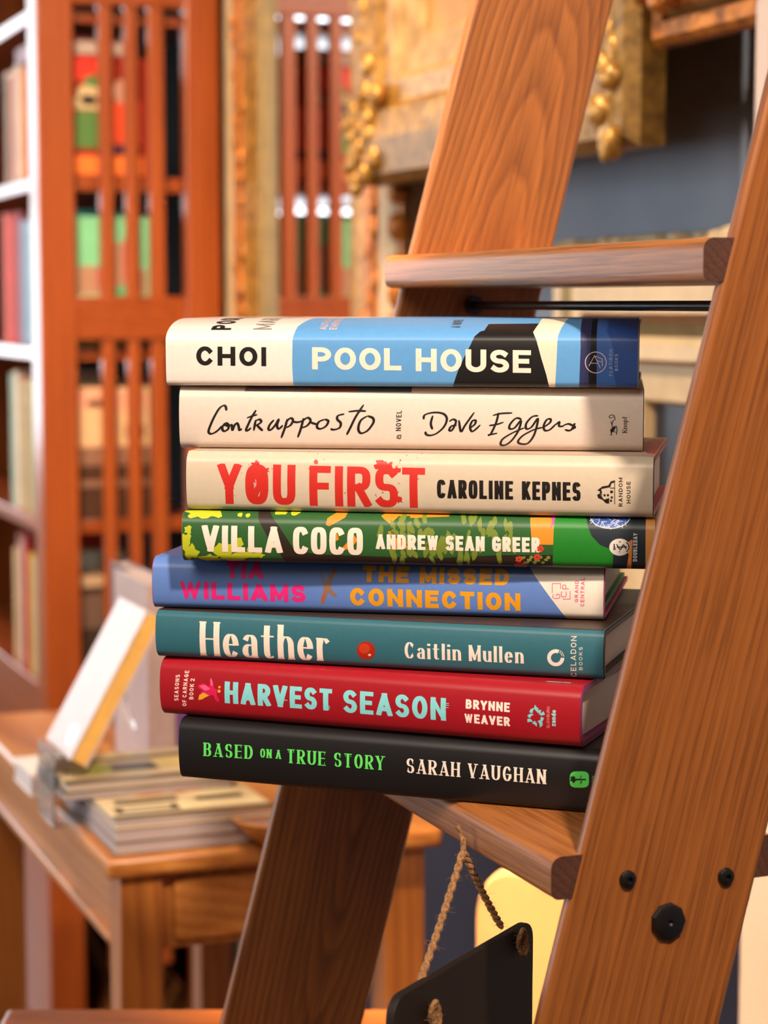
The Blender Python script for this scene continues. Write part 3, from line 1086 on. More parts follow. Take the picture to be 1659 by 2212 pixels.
    P = [[(467, 683), (463, 660), (450, 653), (425, 670), (395, 720), (370, 775), (360, 808), (372, 822), (395, 815), (420, 797), (440, 775)],
         [(455, 765), (443, 780), (445, 800), (460, 805), (478, 790), (480, 770), (468, 758), (455, 765), (480, 775), (497, 765)],
         [(500, 762), (503, 800), (515, 772), (530, 758), (540, 775), (545, 800), (560, 790)],
         [(645, 680), (620, 720), (598, 765), (585, 795), (592, 803), (615, 785)], [(590, 727), (620, 715), (652, 707)],
         [(643, 738), (630, 803)], [(640, 745), (665, 735), (675, 750), (655, 766), (640, 772)], [(650, 770), (664, 785), (684, 803)],
         [(752, 738), (728, 765), (718, 792), (732, 798), (760, 768), (780, 735), (770, 772), (780, 792), (805, 770)],
         [(832, 733), (815, 790), (793, 847)], [(825, 748), (850, 728), (865, 740), (850, 770), (818, 787)],
         [(928, 728), (912, 790), (892, 844)], [(922, 745), (952, 725), (970, 742), (950, 772), (915, 787)], [(862, 748), (895, 752), (925, 742)],
         [(1055, 735), (1020, 750), (1008, 780), (1028, 792), (1062, 775), (1076, 745), (1055, 735)], [(968, 752), (990, 760), (1012, 765)],
         [(1172, 703), (1135, 713), (1130, 735), (1150, 757), (1143, 785), (1110, 797), (1088, 792)],
         [(1287, 648), (1240, 720), (1205, 790), (1185, 827)], [(1196, 690), (1250, 684), (1302, 686)],
         [(1310, 715), (1270, 742), (1255, 790), (1270, 818), (1310, 802), (1345, 755), (1342, 727), (1310, 715)]]
    b.decal(pen_polys([z1(*p) for p in P], 5.0), '#16100e', 'title_lettering')
    P = [[(152, 713), (140, 760), (150, 795)], [(97, 735), (105, 708), (160, 694), (215, 702), (236, 732), (220, 777), (180, 815), (140, 831), (112, 825), (108, 808)],
         [(250, 748), (272, 735), (290, 745), (280, 778), (262, 803), (250, 797), (264, 775), (295, 770)],
         [(308, 740), (320, 808), (345, 770), (400, 693)], [(372, 788), (402, 765), (408, 742), (388, 745), (374, 782), (390, 807), (436, 768)],
         [(545, 695), (530, 755), (498, 822), (485, 828), (537, 818)], [(510, 712), (560, 700), (627, 697)], [(488, 772), (530, 766), (575, 752)],
         [(682, 735), (650, 728), (615, 762), (610, 790), (640, 786), (678, 742), (664, 800), (622, 862), (580, 890), (556, 884), (572, 850), (640, 810), (700, 785)],
         [(782, 713), (745, 720), (710, 760), (712, 792), (742, 780), (780, 730), (760, 820), (722, 876), (682, 883), (660, 868), (690, 832), (760, 795), (812, 783)],
         [(812, 783), (850, 756), (856, 735), (834, 736), (815, 770), (820, 800), (850, 797), (888, 762)],
         [(885, 768), (908, 750), (906, 775), (935, 775)], [(930, 772), (962, 762), (990, 772), (998, 762), (975, 800), (940, 797)], [(990, 772), (1000, 785), (965, 802)]]
    b.decal(pen_polys([z2(*p) for p in P], 4.6), '#16100e', 'author_lettering')
    many(b, 'subtitle_lettering', '#1c1512', (('a', (866, 949), (867, 939), 12, 1.9, 1.9), dict(X=.8, up=(-1, 0))),
         (('NOVEL', (866, 931), (868, 887), 11.5, 1.9, 1.9), dict(gap=.3, up=(-1, 0))))
    dog = [[(1212, 830), (1225, 800), (1222, 770), (1228, 745), (1240, 735), (1235, 720), (1215, 728), (1205, 718), (1218, 708), (1240, 716)], [(1222, 770), (1215, 745)], [(1212, 800), (1228, 808), (1248, 812)], [(1228, 790), (1246, 775), (1252, 800), (1248, 828)], [(1215, 812), (1222, 832)]]
    b.decal(pen_polys([z2(*p) for p in dog], 1.5), '#1c1512', 'publisher_mark')
    b.decal([z2((1210, 798), (1235, 775), (1245, 782), (1232, 808), (1215, 815))], '#1c1512', 'publisher_mark')
    T_(b, 'publisher_lettering', 'Knopf', (1354.5, 935), (1354.5, 900), 10.5, 1.7, '#2a211d', .9, serif=.05, contrast=True, X=.66)

    # ---- white and blue on top
    A = at_depth(361, 828, 1.112)
    B = at_depth(1376, 836, 1.080)
    A.z = B.z = Z[7]
    b = Book(A, B, .0355, 'thick white and sky-blue hardback with cut-paper cover art, topmost of the stack', '#e9ddd2', '#17161b', rough=.24, rt=.0115, rty=.048, rb=.003, bulge=.0012)
    Tt = b.T
    L = b.Lh
    ed = [b.px(p) for p in z1((866, 560), (860, 420), (862, 260), (866, 225))]
    xs = ed[-1][0]
    b.decal([[(ed[0][0], -.001), ed[1], ed[2], (xs + .0006, Tt - .004), (xs + .004, Tt), (xs + .012, Tt + .012), (xs + .03, Tt + .05), (xs + .05, Tt + .15), (L + .002, Tt + .15), (L + .002, -.001)]], '#5d9ad0', 'cover_art', local=True)
    hull = z2((262, 560), (300, 450), (345, 350), (375, 295), (400, 240), (430, 212), (455, 205), (470, 168), (775, 165), (748, 215), (770, 260), (800, 370), (830, 470), (850, 560))
    b.decal([hull], '#141010', 'cover_art')
    b.decal([z2((775, 165), (790, 100), (960, 100), (915, 190), (897, 240), (890, 400), (880, 560), (850, 560), (830, 470), (800, 370), (770, 260), (748, 215))], '#efd6bd', 'cover_art')
    b.decal([z2((1030, 100), (1135, 100), (1130, 560), (1025, 560), (1035, 300))], '#2a2f55', 'cover_art')
    b.decal([z2((1095, 100), (1132, 100), (1128, 560), (1085, 560), (1082, 450), (1098, 300))], '#10121c', 'cover_art')
    b.decal([z2((1130, 100), (1400, 100), (1400, 560), (1132, 560))], '#3a66b0', 'cover_art')
    b.decal([z2((1200, 100), (1400, 100), (1400, 560), (1250, 560), (1225, 420), (1235, 330), (1215, 260), (1190, 210))], '#2d4f94', 'cover_art')  # shadow of stile and tread, painted as darker blue over the print
    T_(b, 'author_lettering', 'CHOI', (424, 789), (575, 791), 41, 10.4, '#15100f', 8.8, gap=.2)
    many(b, 'title_lettering', '#f0dcc9', (('POOL', (674, 798), (867, 800.5), 48, 12.4, 10.4), dict(gap=.14)),
         (('HOUSE', (898, 801.8), (1147, 805.8), 49, 12.4, 10.4), dict(gap=.16)))

    def cov(txt, x, cap, y0, y1, col, tv):
        q = text_polys(txt, (0, 0), (y1 - y0, 0), cap, tv, gap=.25, up=(0, 1))
        b.decal([Poly([(x - p[1], b.arc_run(y0 + p[0])) for p in pl], pl.lev) for pl in q], col, 'cover_lettering', local=True)
    cov('POOL HOUSE', .0335, .0108, .0085, .105, '#15100f', .0026)
    cov('MARY H.K. CHOI', .0555, .0100, .0090, .125, '#8d857d', .0018)
    cov('AUTHOR OF', .0850, .004, .0090, .045, '#d8b6b0', .0008)
    cov('EMERGENCY', .0905, .004, .0090, .045, '#d8b6b0', .0008)
    cov('A NOVEL', .1560, .005, .012, .035, '#4a5560', .0008)
    lg = ring_polys(1287, 783, 23.5, 23.5, 1.8) + sum([stroke_polys(z2(*p), lambda *k: .7) for p in ([(1085, 415), (1118, 355)], [(1118, 355), (1152, 428)], [(1098, 400), (1138, 400)], [(1118, 355), (1165, 375)], [(1165, 375), (1165, 415)], [(1132, 385), (1165, 392)])], [])
    b.decal(lg, '#d9bfc0', 'publisher_mark')
    T_(b, 'publisher_lettering', 'FLATIRON', (1323, 812), (1323, 755), 7.2, 1.1, '#9db0d0', gap=.35)
    T_(b, 'publisher_lettering', 'BOOKS', (1335, 801), (1335, 765), 7.2, 1.1, '#9db0d0', gap=.35)


make_stack()

# ------------------------------------------------------------------ the ladder
OAK_L, OAK_M, OAK_D = '#b3703a', '#8a4a20', '#4c220d'


def make_ladder():
    S = 1.41
    LEAN, zu, w, n, nb, TT, LT, H = .2582, .0215 * S, .0708 * S, .0107 * S, .006, .0145 * S, .2886 * S, .2021 * S
    t = .0078
    ox, oy = .1146 * S, .69 * S
    zt = CAMZ + zu
    # root at the foot of the near stile's front edge
    v0, u0 = to_vu((ox, oy))
    foot = v0 - zt * tan(LEAN)
    root = thing('wooden_ladder', 'leaning brown oak library ladder with rounded treads and black screws', 'ladder', W(foot, u0, 0), ROT)
    tan_l = tan(LEAN)
    m_near = wood('oak_near_stile', '#9c5c26', '#82491b', '#4d270e', 'z', ring=95, off=(.10, .05), taper=.006, wob=.004, fig=.35, seed=.3, pores=1.0)
    m_far = wood('oak_far_stile', '#a0612c', '#804a20', '#4a2810', 'z', ring=110, off=(-.058, .030), taper=.10, wob=.009, fig=.55, seed=-1.25, pores=.9)
    m_tread = wood('oak_tread', '#b57239', '#965927', '#54300f', 'y', ring=90, off=(.02, .03), taper=.02, wob=.005, fig=.4, seed=.2, rough=.45, coat=.2)
    m_end = wood('oak_end_grain', '#552a15', '#40200f', '#231008', 'y', ring=120, off=(.03, .05), taper=0, fig=.5, rough=.7, coat=0)
    wn = w * cos(LEAN)
    ln = 2.9

    def stile(u_out, sgn, mat_):
        # a board along its own z, turned to the ladder's lean
        m = MB()
        m.box(0, wn, min(0, sgn * t), max(0, sgn * t), -.02, ln)
        o = m.build('stile', mat_, root, bevel=.003, seg=3)
        o.location = (wn * (cos(LEAN) - 1) * 0, u_out, 0)
        o.rotation_euler = (0, LEAN, 0)
        return o
    ns = stile(0, 1, m_near)
    fs = stile(LT, -1, m_far)

    def tread(k):
        z = zt - k * H
        xc = z * tan_l
        m = MB()
        x0, x1 = -n, w + nb
        c = .0055
        pr = [(x0 + c * 1.25, 0)]
        for a in (70, 45, 20):
            pass
        pr = []
        for cx, cz, a0 in ((x0 + c, -c, 90), (x0 + c * .8, -TT + c * .8, 180), (x1 - c, -TT + c, 270), (x1 - c, -c, 0)):
            rr = c if cx != x0 + c * .8 else c * .8
            for q in range(5):
                a = radians(a0 + 22.5 * q)
                pr.append((cx + rr * cos(a), cz + rr * sin(a)))
        N = len(pr)
        y0, y1 = .0006, LT - .0006
        vs = [(p[0], y0, p[1]) for p in pr] + [(p[0], y1, p[1]) for p in pr]
        m.add(vs, [(i, (i + 1) % N, (i + 1) % N + N, i + N) for i in range(N)], 0)
        m.add([vs[i] for i in range(N)], [tuple(range(N - 1, -1, -1))], 1)
        m.add([vs[i + N] for i in range(N)], [tuple(range(N))], 1)
        o = m.build('tread', [m_tread, m_end], root, smooth=30)
        o.location = (xc, 0, z)
        return o
    for k in (0, 1, 2, 3):
        tread(k)
    # black tie rods below the treads, from stile to stile
    blk = plain('#100d0c', .28, .1, spec=.6)
    for k in (0, 1, 2):
        z = zt - k * H - TT - .0113
        xm = z * tan_l + w * .52
        m = MB()
        m.tube([(xm, .004, z), (xm, LT - .004, z)], .0028, 14)
        m.build('tie_rod', blk, root)
        m = MB()
        m.tube([(xm, LT - t - .004, z), (xm, LT - t, z)], .0062, 14)
        m.build('washer', blk, root)
    # screws and the bolt cap on the near stile's outer face

    def face_pt(px, py):
        p = at_u(px, py, u0)
        v, u = to_vu(p)
        return v - foot, p.z
    for (px, py) in ((1355, 1899), (1567, 1893)):
        x, z = face_pt(px, py)
        s = MB()
        s.lathe([(.0030, .001), (.0043, .0004), (.0043, -.0008), (.0036, -.0021), (.0022, -.0027), (.0016, -.0027), (.0016, -.0012)], axis='y', n=24)
        o = s.build('screw', blk, root)
        o.location = (x, 0, z)
    x, z = face_pt(1442, 1990)
    s = MB()
    s.lathe([(.0080, .001), (.0092, .0004), (.0092, -.0010), (.0084, -.0024), (.0066, -.0031), (.0013, -.0031), (.0013, -.0018)], axis='y', n=9)
    o = s.build('bolt_cap', blk, root, bevel=.0004)
    o.location = (x, 0, z)
    return root


make_ladder()


# ------------------------------------------------------------------ slate sign on jute twine
def make_sign():
    p_r = at_depth(1153, 1985, 1.085)      # upper end away from us
    p_l = at_depth(851, 2160, .955)        # lower end towards us
    d = p_r - p_l
    yaw = math.atan2(d.y, d.x)
    ln = sqrt(d.x ** 2 + d.y ** 2)
    tilt = math.atan2(d.z, ln)
    ln = d.length
    root = thing('hanging_sign', 'small blank black hanging sign on fuzzy jute twine below the lower ladder tread', 'sign', p_l, yaw)
    hgt, th, r = .115, .0045, .010
    out = []
    for cx, cz, a0 in ((ln - r, -r, 0), (r, -r, 90), (r, -hgt + r, 180), (ln - r, -hgt + r, 270)):
        for k in range(6):
            a = radians(a0 + 18 * k)
            out.append((cx + r * cos(a), cz + r * sin(a)))
    m = MB()
    m.prism(out, 0.0, th, 'y')
    bd = m.build('sign_board', plain('#1c110b', .62, .15, 40, 0.0, .3), root, bevel=.0006)
    bd.rotation_euler = (0, -tilt, 0)
    inv = Matrix.Translation(p_l) @ Matrix.Rotation(yaw, 4, 'Z') @ Matrix.Rotation(-tilt, 4, 'Y')
    inv = inv.inverted()
    fr = Matrix.Rotation(yaw, 4, 'Z')
    fr = (Matrix.Translation(p_l) @ fr).inverted()

    def on_board(px, py, off=0.0):
        d = inv.to_3x3() @ ray(px, py)
        o = inv @ Vector((0, 0, CAMZ))
        k = (off - o.y) / d.y
        q = o + d * k
        return inv.inverted() @ q
    jute = NT('jute_twine')
    nn = jute.noise(jute.obj(), 900.0, 3.0)
    jute.l.new(jute.ramp(nn, [(.3, lin('#6e4a2c')), (.7, lin('#a97c4e'))]), jute.b.inputs['Base Color'])
    jute.b.inputs['Roughness'].default_value = .95
    jute = jute.m
    top = at_depth(1001, 1838, 1.045)
    R = random.Random(11)
    ends = [(at_depth(906, 2126, 1.0), on_board(932, 2190, -.001), on_board(906, 2126, th)), (at_depth(1083, 2002, 1.06), on_board(1122, 2033, -.001), on_board(1083, 2002, th))]
    for e, hole, back in ends:
        m = MB()
        a, b = fr @ top, fr @ back
        for ph in (0, pi):                  # two twisted plies
            path = []
            for i in range(61):
                t = i / 60
                p = a.lerp(b, t)
                w = ph + t * 42
                path.append(p + Vector((cos(w), sin(w), 0.2 * cos(w))) * .00095 + Vector((0, 0, -.0016 * sin(pi * t))))
            m.tube(path, .00125, 6)
        # fibres standing off the twine
        for i in range(70):
            t = R.random()
            p = a.lerp(b, t)
            d1 = Vector((R.gauss(0, 1), R.gauss(0, 1), R.gauss(0, 1))).normalized()
            d2 = Vector((R.gauss(0, 1), R.gauss(0, 1), R.gauss(0, 1))).normalized()
            l = R.uniform(.002, .007)
            m.tube([p, p + d1 * l * .5, p + d1 * l * .8 + d2 * l * .4], .00008, 3)
        m.build('twine', jute, root)
        # knot in front of the hole
        m = MB()
        h = fr @ hole
        for q in range(3):
            path = []
            for i in range(13):
                t = i / 12
                w = t * 2 * pi
                path.append(h + Vector((.0028 * cos(w) + .001 * (q - 1), -.0016 - .001 * sin(w + q), .0045 * sin(w) - .0022 * (q - 1))))
            m.tube(path, .0013, 6)
        for i in range(40):
            d1 = Vector((R.gauss(0, 1), R.gauss(0, .5) - .4, R.gauss(0, 1))).normalized()
            d2 = Vector((R.gauss(0, 1), R.gauss(0, 1), R.gauss(0, 1) - .8)).normalized()
            l = R.uniform(.003, .009)
            m.tube([h, h + d1 * l * .6, h + d1 * l * .8 + d2 * l * .4], .00009, 3)
        m.build('knot', jute, root)
    # loop round the tread's edge
    m = MB()
    a = fr @ top
    m.tube([a + Vector((0, 0, -.001)), a + Vector((0, .0, .006)), a + Vector((.001, .004, .012))], .0016, 7)
    m.build('twine_loop', jute, root)


make_sign()


# ------------------------------------------------------------------ the room
WALLV = 1.05


def struct(name, mb, m, **kw):
    o = mb.build(name, m, None, **kw)
    o['kind'] = 'structure'
    return o


def to_room(o):
    o.rotation_euler = (0, 0, ROT)
    return o


def make_room():
    blue = NT('blue_grey_wall')
    n = blue.noise(blue.obj(), 5.0, 3.0)
    blue.l.new(blue.ramp(n, [(.3, lin('#666c76')), (.7, lin('#747a84'))]), blue.b.inputs['Base Color'])
    blue.b.inputs['Roughness'].default_value = .75
    cream = plain('#e6d6c4', .7, .04, 4)
    white = plain('#c2a996', .6, .03, 6)
    to_room(struct('wall_right', MB().box(WALLV, WALLV + .08, -1.2, 6.7, 0, 2.9), blue.m))
    fl = wood('floor_boards', '#8a5a34', '#6f4424', '#42240f', 'y', ring=30, off=(.2, .1), taper=.01, fig=.7, rough=.5)
    to_room(struct('floor', MB().box(-2.7, WALLV + .08, -1.2, 6.7, -.06, 0), fl))
    # back wall with a window
    b = MB()
    w0, w1, z0, z1_ = -1.9, .55, .7, 2.4
    b.box(-2.7, w0, 6.6, 6.7, 0, 2.9).box(w1, WALLV, 6.6, 6.7, 0, 2.9).box(w0, w1, 6.6, 6.7, 0, z0).box(w0, w1, 6.6, 6.7, z1_, 2.9)
    to_room(struct('wall_back', b, cream))
    sky = NT('window_daylight_glass')
    sky.b.inputs['Base Color'].default_value = (.8, .9, 1, 1)
    sky.b.inputs['Emission Color'].default_value = (.86, .93, 1, 1)
    sky.b.inputs['Emission Strength'].default_value = 5.5

    def window(name, axis_box, bars):
        o = struct(name, axis_box, sky.m)
        to_room(o)
        f = bars.build('window_frame', white, o)
        return o
    f = MB()
    for v in (w0, (w0 + w1) / 2 - .03, w1 - .06):
        f.box(v, v + .06, 6.57, 6.66, z0, z1_)
    for z in (z0, 1.52, z1_ - .06):
        f.box(w0, w1, 6.58, 6.65, z, z + .06)
    window('window_1', MB().box(w0, w1, 6.66, 6.68, z0, z1_), f)
    # left wall with its shop window
    b = MB()
    u0, u1 = 1.6, 4.6
    b.box(-2.8, -2.7, -1.2, u0, 0, 2.9).box(-2.8, -2.7, u1, 6.7, 0, 2.9).box(-2.8, -2.7, u0, u1, 0, .6).box(-2.8, -2.7, u0, u1, 2.4, 2.9)
    to_room(struct('wall_left', b, cream))
    f = MB()
    for u in (u0, 2.57, 3.57, u1 - .06):
        f.box(-2.76, -2.67, u, u + .06, .6, 2.4)
    for z in (.6, 2.34):
        f.box(-2.75, -2.68, u0, u1, z, z + .06)
    window('window_2', MB().box(-2.78, -2.76, u0, u1, .6, 2.4), f)
    # white door casing beside the blue wall
    ve, ue = to_vu(at_v(1619, 655, .93))
    to_room(struct('trim_1', MB().box(.93, WALLV - .001, ue - .5, ue, 0, 2.9), white, bevel=.004))
    to_room(struct('wall_shade_panel', MB().box(WALLV - .014, WALLV - .0005, ue + .001, 3.2, .1405, .70), plain('#1a1f33', .6, .08, 10)))  # dark navy sheet added in place of shade low on the blue wall
    to_room(struct('baseboard_right', MB().box(WALLV - .02, WALLV - .0005, ue + .001, 6.59, 0, .14), white))


make_room()

MAH = wood('mahogany_wood', '#a9521c', '#8e400f', '#632807', 'z', ring=40, off=(.05, .04), taper=.02, wob=.006, fig=.5, pores=.4, rough=.34, coat=.4)
MAHY = wood('mahogany_shelf_wood', '#a24d1a', '#883c0e', '#602506', 'y', ring=40, off=(.05, .04), taper=.02, wob=.006, fig=.5, pores=.4, rough=.30, coat=.5)
PINE = wood('honey_pine', '#c9853f', '#b06a2b', '#7a4015', 'y', ring=35, off=(.05, .06), taper=.02, wob=.008, fig=.6, pores=.4, rough=.4, coat=.25)
PINEZ = wood('honey_pine_upright', '#b8722f', '#9d5a22', '#6a3410', 'z', ring=35, off=(.05, .06), taper=.02, wob=.008, fig=.6, pores=.4, rough=.4, coat=.25)
PAPER = pages_mat('paperback_pages', '#d8c8ba', 2, 3000.0)
PAPERG = pages_mat('grey_pages', '#b9a6a0', 2, 2200.0)


# ------------------------------------------------------------------ slatted bookcase and its books
BCU = 3.26


def bv(px, py=655):
    return to_vu(at_u(px, py, BCU))[0]


def bz(py, px=240):
    return at_u(px, py, BCU).z


def make_bookcase():
    V0 = bv(86)
    V1 = min(bv(478), WALLV - .012)
    UL = 1.15
    root = thing('bookcase', 'tall red-brown wooden bookcase with slatted end panel beside the gilt mirror', 'bookcase', W(V0, BCU, 0), ROT)
    D = V1 - V0
    top = 2.05
    pw = bv(166) - V0
    bp = V1 - bv(405)
    th = .030
    MB().box(0, pw, 0, .062, 0, top).build('corner_post', MAH, root, bevel=.003)
    MB().box(D - bp, D, 0, th, 0, top).build('corner_post', MAH, root, bevel=.003)
    r = (bz(735), bz(640))
    for a, c in ((bz(10), bz(-60)), r, (bz(1560), bz(1470)), (top - .10, top)):
        MB().box(pw, D - bp, .003, th - .003, a, c).build('rail', MAHY, root, bevel=.002)
    for a, c in ((222, 250), (278, 304), (329, 361)):
        x0, x1 = bv(a) - V0, bv(c) - V0
        MB().box(x0, x1, .006, th - .008, .12, top - .05).build('slat', MAH, root, bevel=.0015)
    MB().box(0, pw, UL - .06, UL, 0, top).build('corner_post', MAH, root, bevel=.003)
    MB().box(pw, D, UL - .025, UL, 0, top).build('end_panel', MAH, root)
    MB().box(D - .008, D, th, UL - .026, 0, top).build('back_panel', plain('#0b0605', .8, .2, 60.0, 0.0, .05), root)
    MB().box(-.012, D, -.01, UL + .01, top, top + .03).build('cornice', MAHY, root, bevel=.004)
    zs = []
    for py in (23, 393, 766, 1147, 1512):
        z = bz(py, 86)
        zs.append(z + .011)
        MB().box(.004, D - .009, .063, UL - .0605, z - .011, z + .011).build('shelf', MAHY, root, bevel=.002)
        MB().box(pw + .001, D - .009, th + .001, .0628, z - .011, z + .011).build('shelf', MAHY, root, bevel=.001)
    MB().box(.006, .024, .063, UL - .0605, .0, bz(1512, 86) - .0115).build('plinth_panel', MAHY, root)
    return V0, zs, root


def patch(mb, y, z, w, h, d=.0004):
    pass


def shelf_book(v, u, z, dep, th, h, cover, label, group, art=None, rotz=0.0, pages=PAPER):
    """upright book, spine towards -V: local x depth, y thickness, z height"""
    root = thing('shelf_book', label, 'book', W(v, u, z), ROT + rotz, group)
    m = MB()
    b = .0018
    m.box(0, dep, 0, b, 0, h).box(0, dep, th - b, th, 0, h).box(0, b, b, th - b, 0, h)
    m.build('cover', plain(cover, .6, .08, 30, 0.0, .12), root, bevel=.0006)
    MB().box(b + .0004, dep - .003, b + .0002, th - b - .0002, .002, h - .003).build('page_block', pages, root, smooth=0)
    for k, (c, polys) in enumerate(art or []):
        for i, pl in enumerate(polys):
            a = MB().prism([(x * dep, y * h) for x, y in pl], -.0003 - .0002 * k - .00001 * i, -.00005 - .0001 * k, 'y')
            a.build('cover_art', plain(c, .4, .05), root, smooth=0)
    return root


def rc(x0, y0, x1, y1):
    return [(x0, y0), (x1, y0), (x1, y1), (x0, y1)]


def el(cx, cy, rx, ry):
    return [(cx + rx * cos(2 * pi * k / 16), cy + ry * sin(2 * pi * k / 16)) for k in range(16)]


def make_shelf_books():
    V0, zs, bc = make_bookcase()
    u0 = BCU + .036
    vb = V0 + .012
    arts = {
        1: ('#8e2a1d', .252, .030, 'red illustrated hardback with cover facing the slats, green and orange picture', [
            ('#d8301f', [rc(.30, .80, .66, .99)]), ('#c8b48a', [el(.47, .70, .13, .08), rc(.30, .56, .52, .66)]), ('#4f7a3c', [rc(.30, .24, .52, .55), el(.50, .80, .10, .05)]),
            ('#d9481f', [rc(.62, .28, .92, .64)]), ('#3b1a3a', [rc(.64, .20, .86, .28)]), ('#ea7a30', [rc(.28, .02, .94, .18)]), ('#20160e', [el(.44, .64, .08, .04)]), ('#b98a78', [el(.74, .72, .08, .10)])]),
        2: ('#7cc79a', .268, .032, 'mint green hardback with pink patches on its cover, facing the slats', [
            ('#a9826a', [rc(.32, .40, .60, .62), rc(.60, .42, .82, .80), rc(.86, .40, .96, .60)]), ('#c44a56', [rc(.50, .46, .60, .60), rc(.74, .52, .84, .84)]), ('#33241a', [el(.52, .36, .06, .03)]), ('#58a878', [el(.42, .33, .12, .06), el(.74, .42, .10, .05)])]),
        3: ('#4b3226', .246, .030, 'brown and cream photographic hardback with cover facing the slats', [
            ('#d9b48a', [rc(.24, .52, .96, .98)]), ('#e0a58a', [rc(.26, .82, .60, .97), rc(.66, .80, .94, .95)]), ('#6e4a34', [el(.48, .86, .10, .03), rc(.74, .60, .92, .70)]), ('#8a6450', [rc(.24, .40, .96, .54), rc(.24, .24, .96, .29)])]),
        4: ('#3a2c26', .215, .028, 'dark hardback with cream band at its top edge, behind the lower slats', [
            ('#b79a7c', [rc(.24, .86, .96, .97)]), ('#6a5246', [rc(.26, .5, .96, .8)])]),
    }
    cols = {1: ['#c9b59a', '#b0402c', '#d98a3a', '#cbbcae', '#d8452f', '#8a6a4c', '#d9c4b4'],
            2: ['#3f9f9c', '#7b9aa8', '#8b95ae', '#7a1f22', '#c0392f', '#b33a30', '#cf5a4a'],
            3: ['#c9a79a', '#5f4d42', '#a9b07a', '#c0643c', '#7fa07c', '#c9b6a2', '#94a890'],
            4: ['#8b8a7a', '#a89a7c', '#c9a53a', '#a02c22', '#d0bca4', '#9a6a5a', '#c8a878']}
    word = {'#c9b59a': 'beige', '#b0402c': 'brick red', '#d98a3a': 'orange', '#cbbcae': 'pale grey', '#d8452f': 'scarlet', '#8a6a4c': 'brown', '#d9c4b4': 'cream',
            '#3f9f9c': 'turquoise', '#7b9aa8': 'pale blue', '#8b95ae': 'lilac grey', '#7a1f22': 'dark red', '#c0392f': 'red', '#b33a30': 'rust red', '#cf5a4a': 'coral',
            '#c9a79a': 'dusty pink', '#5f4d42': 'dark brown', '#a9b07a': 'olive', '#c0643c': 'burnt orange', '#7fa07c': 'sage green', '#c9b6a2': 'cream', '#94a890': 'grey green',
            '#8b8a7a': 'grey', '#a89a7c': 'khaki', '#c9a53a': 'mustard yellow', '#a02c22': 'red', '#d0bca4': 'ivory', '#9a6a5a': 'dull brown', '#c8a878': 'tan'}
    nth = ['second', 'third', 'fourth', 'fifth', 'sixth', 'seventh', 'eighth']
    rows = {1: 'top visible', 2: 'second', 3: 'third', 4: 'fourth'}
    R = random.Random(5)
    for r in (1, 2, 3, 4):
        z = zs[r] + .0004
        c, h, th, lab, art = arts[r]
        h = min(h, bz({1: 118, 2: 466, 3: 832, 4: 1238}[r]) - z)
        shelf_book(vb, u0, z, .178, th, h, c, lab, 'books on the bookcase shelves', art)
        u = u0 + th + .034
        for k, cc in enumerate(cols[r]):
            t = R.uniform(.026, .042)
            hh = R.uniform(.195, .235) if r not in (1, 2) else (R.uniform(.178, .192) if r == 1 else R.uniform(.20, .225))
            if k == 0 and r == 1:
                hh = .185
            shelf_book(vb + R.uniform(0, .008), u, z, .15, t, hh, cc, '%s book spine, %s from the slatted end on the %s shelf from above' % (word[cc], nth[k], rows[r]), 'books on the bookcase shelves')
            u += t + .0008
    # book lying on top of the first row
    z = zs[1] + .0004 + (bz(118) - zs[1] - .0004)
    t = thing('shelf_book', 'dark red book lying flat across the top row, behind the slats', 'book', W(vb + .004, u0 + .001, z + .0006), ROT, 'books on the bookcase shelves')
    MB().box(0, .15, 0, .20, 0, .003).box(0, .15, 0, .20, .025, .028).box(0, .003, 0, .20, .003, .025).build('cover', plain('#6e1412', .5, .1), t, bevel=.0005)
    MB().box(.0034, .146, .003, .197, .0034, .0246).build('page_block', PAPERG, t, smooth=0)


make_shelf_books()


# ------------------------------------------------------------------ frames on the blue wall
def frame(name, label, cat, vback, ua, ub, za, zb, prof, mats, idx, inner, inner_mat, inner_name, group=None):
    """ring of mitred moulding; prof = (inset from the outer edge, height off the wall)"""
    root = thing(name, label, cat, W(vback, (ua + ub) / 2, za), ROT, group)
    hu = (ub - ua) / 2
    H = zb - za
    m = MB()
    rings = []
    for o, h in prof:
        rings.append([(-h, -hu + o, o), (-h, hu - o, o), (-h, hu - o, H - o), (-h, -hu + o, H - o)])
    for i in range(len(prof) - 1):
        vs = rings[i] + rings[i + 1]
        m.add(vs, [(k, (k + 1) % 4, 4 + (k + 1) % 4, 4 + k) for k in range(4)], idx[i])
    vs = rings[0] + rings[-1]
    m.build('moulding', mats, root, smooth=25)
    o = prof[-1][0]
    MB().box(-inner, -inner + .004, -hu + o - .003, hu - o + .003, o - .003, H - o + .003).build(inner_name, inner_mat, root, smooth=0)
    return root, hu, H


def carve(root, pts, mat_, name='carving'):
    """carved relief, one piece for each side of the frame it runs along"""
    for sgn in (-1, 1):
        q = [p for p in pts if (p[1] > 0) == (sgn > 0)]
        if not q:
            continue
        m = MB()
        for (x, y, z, a, b, c) in q:
            m.blob((x, y, z), (a, b, c), 8, 6)
        ym = sum(p[1] for p in q) / len(q)
        if max(p[2] for p in q) - min(p[2] for p in q) > .3:
            m.box(q[0][0] - .002, q[0][0] + .004, ym - .012, ym + .012, min(p[2] for p in q), max(p[2] for p in q))
        m.build(name, mat_, root, smooth=60)


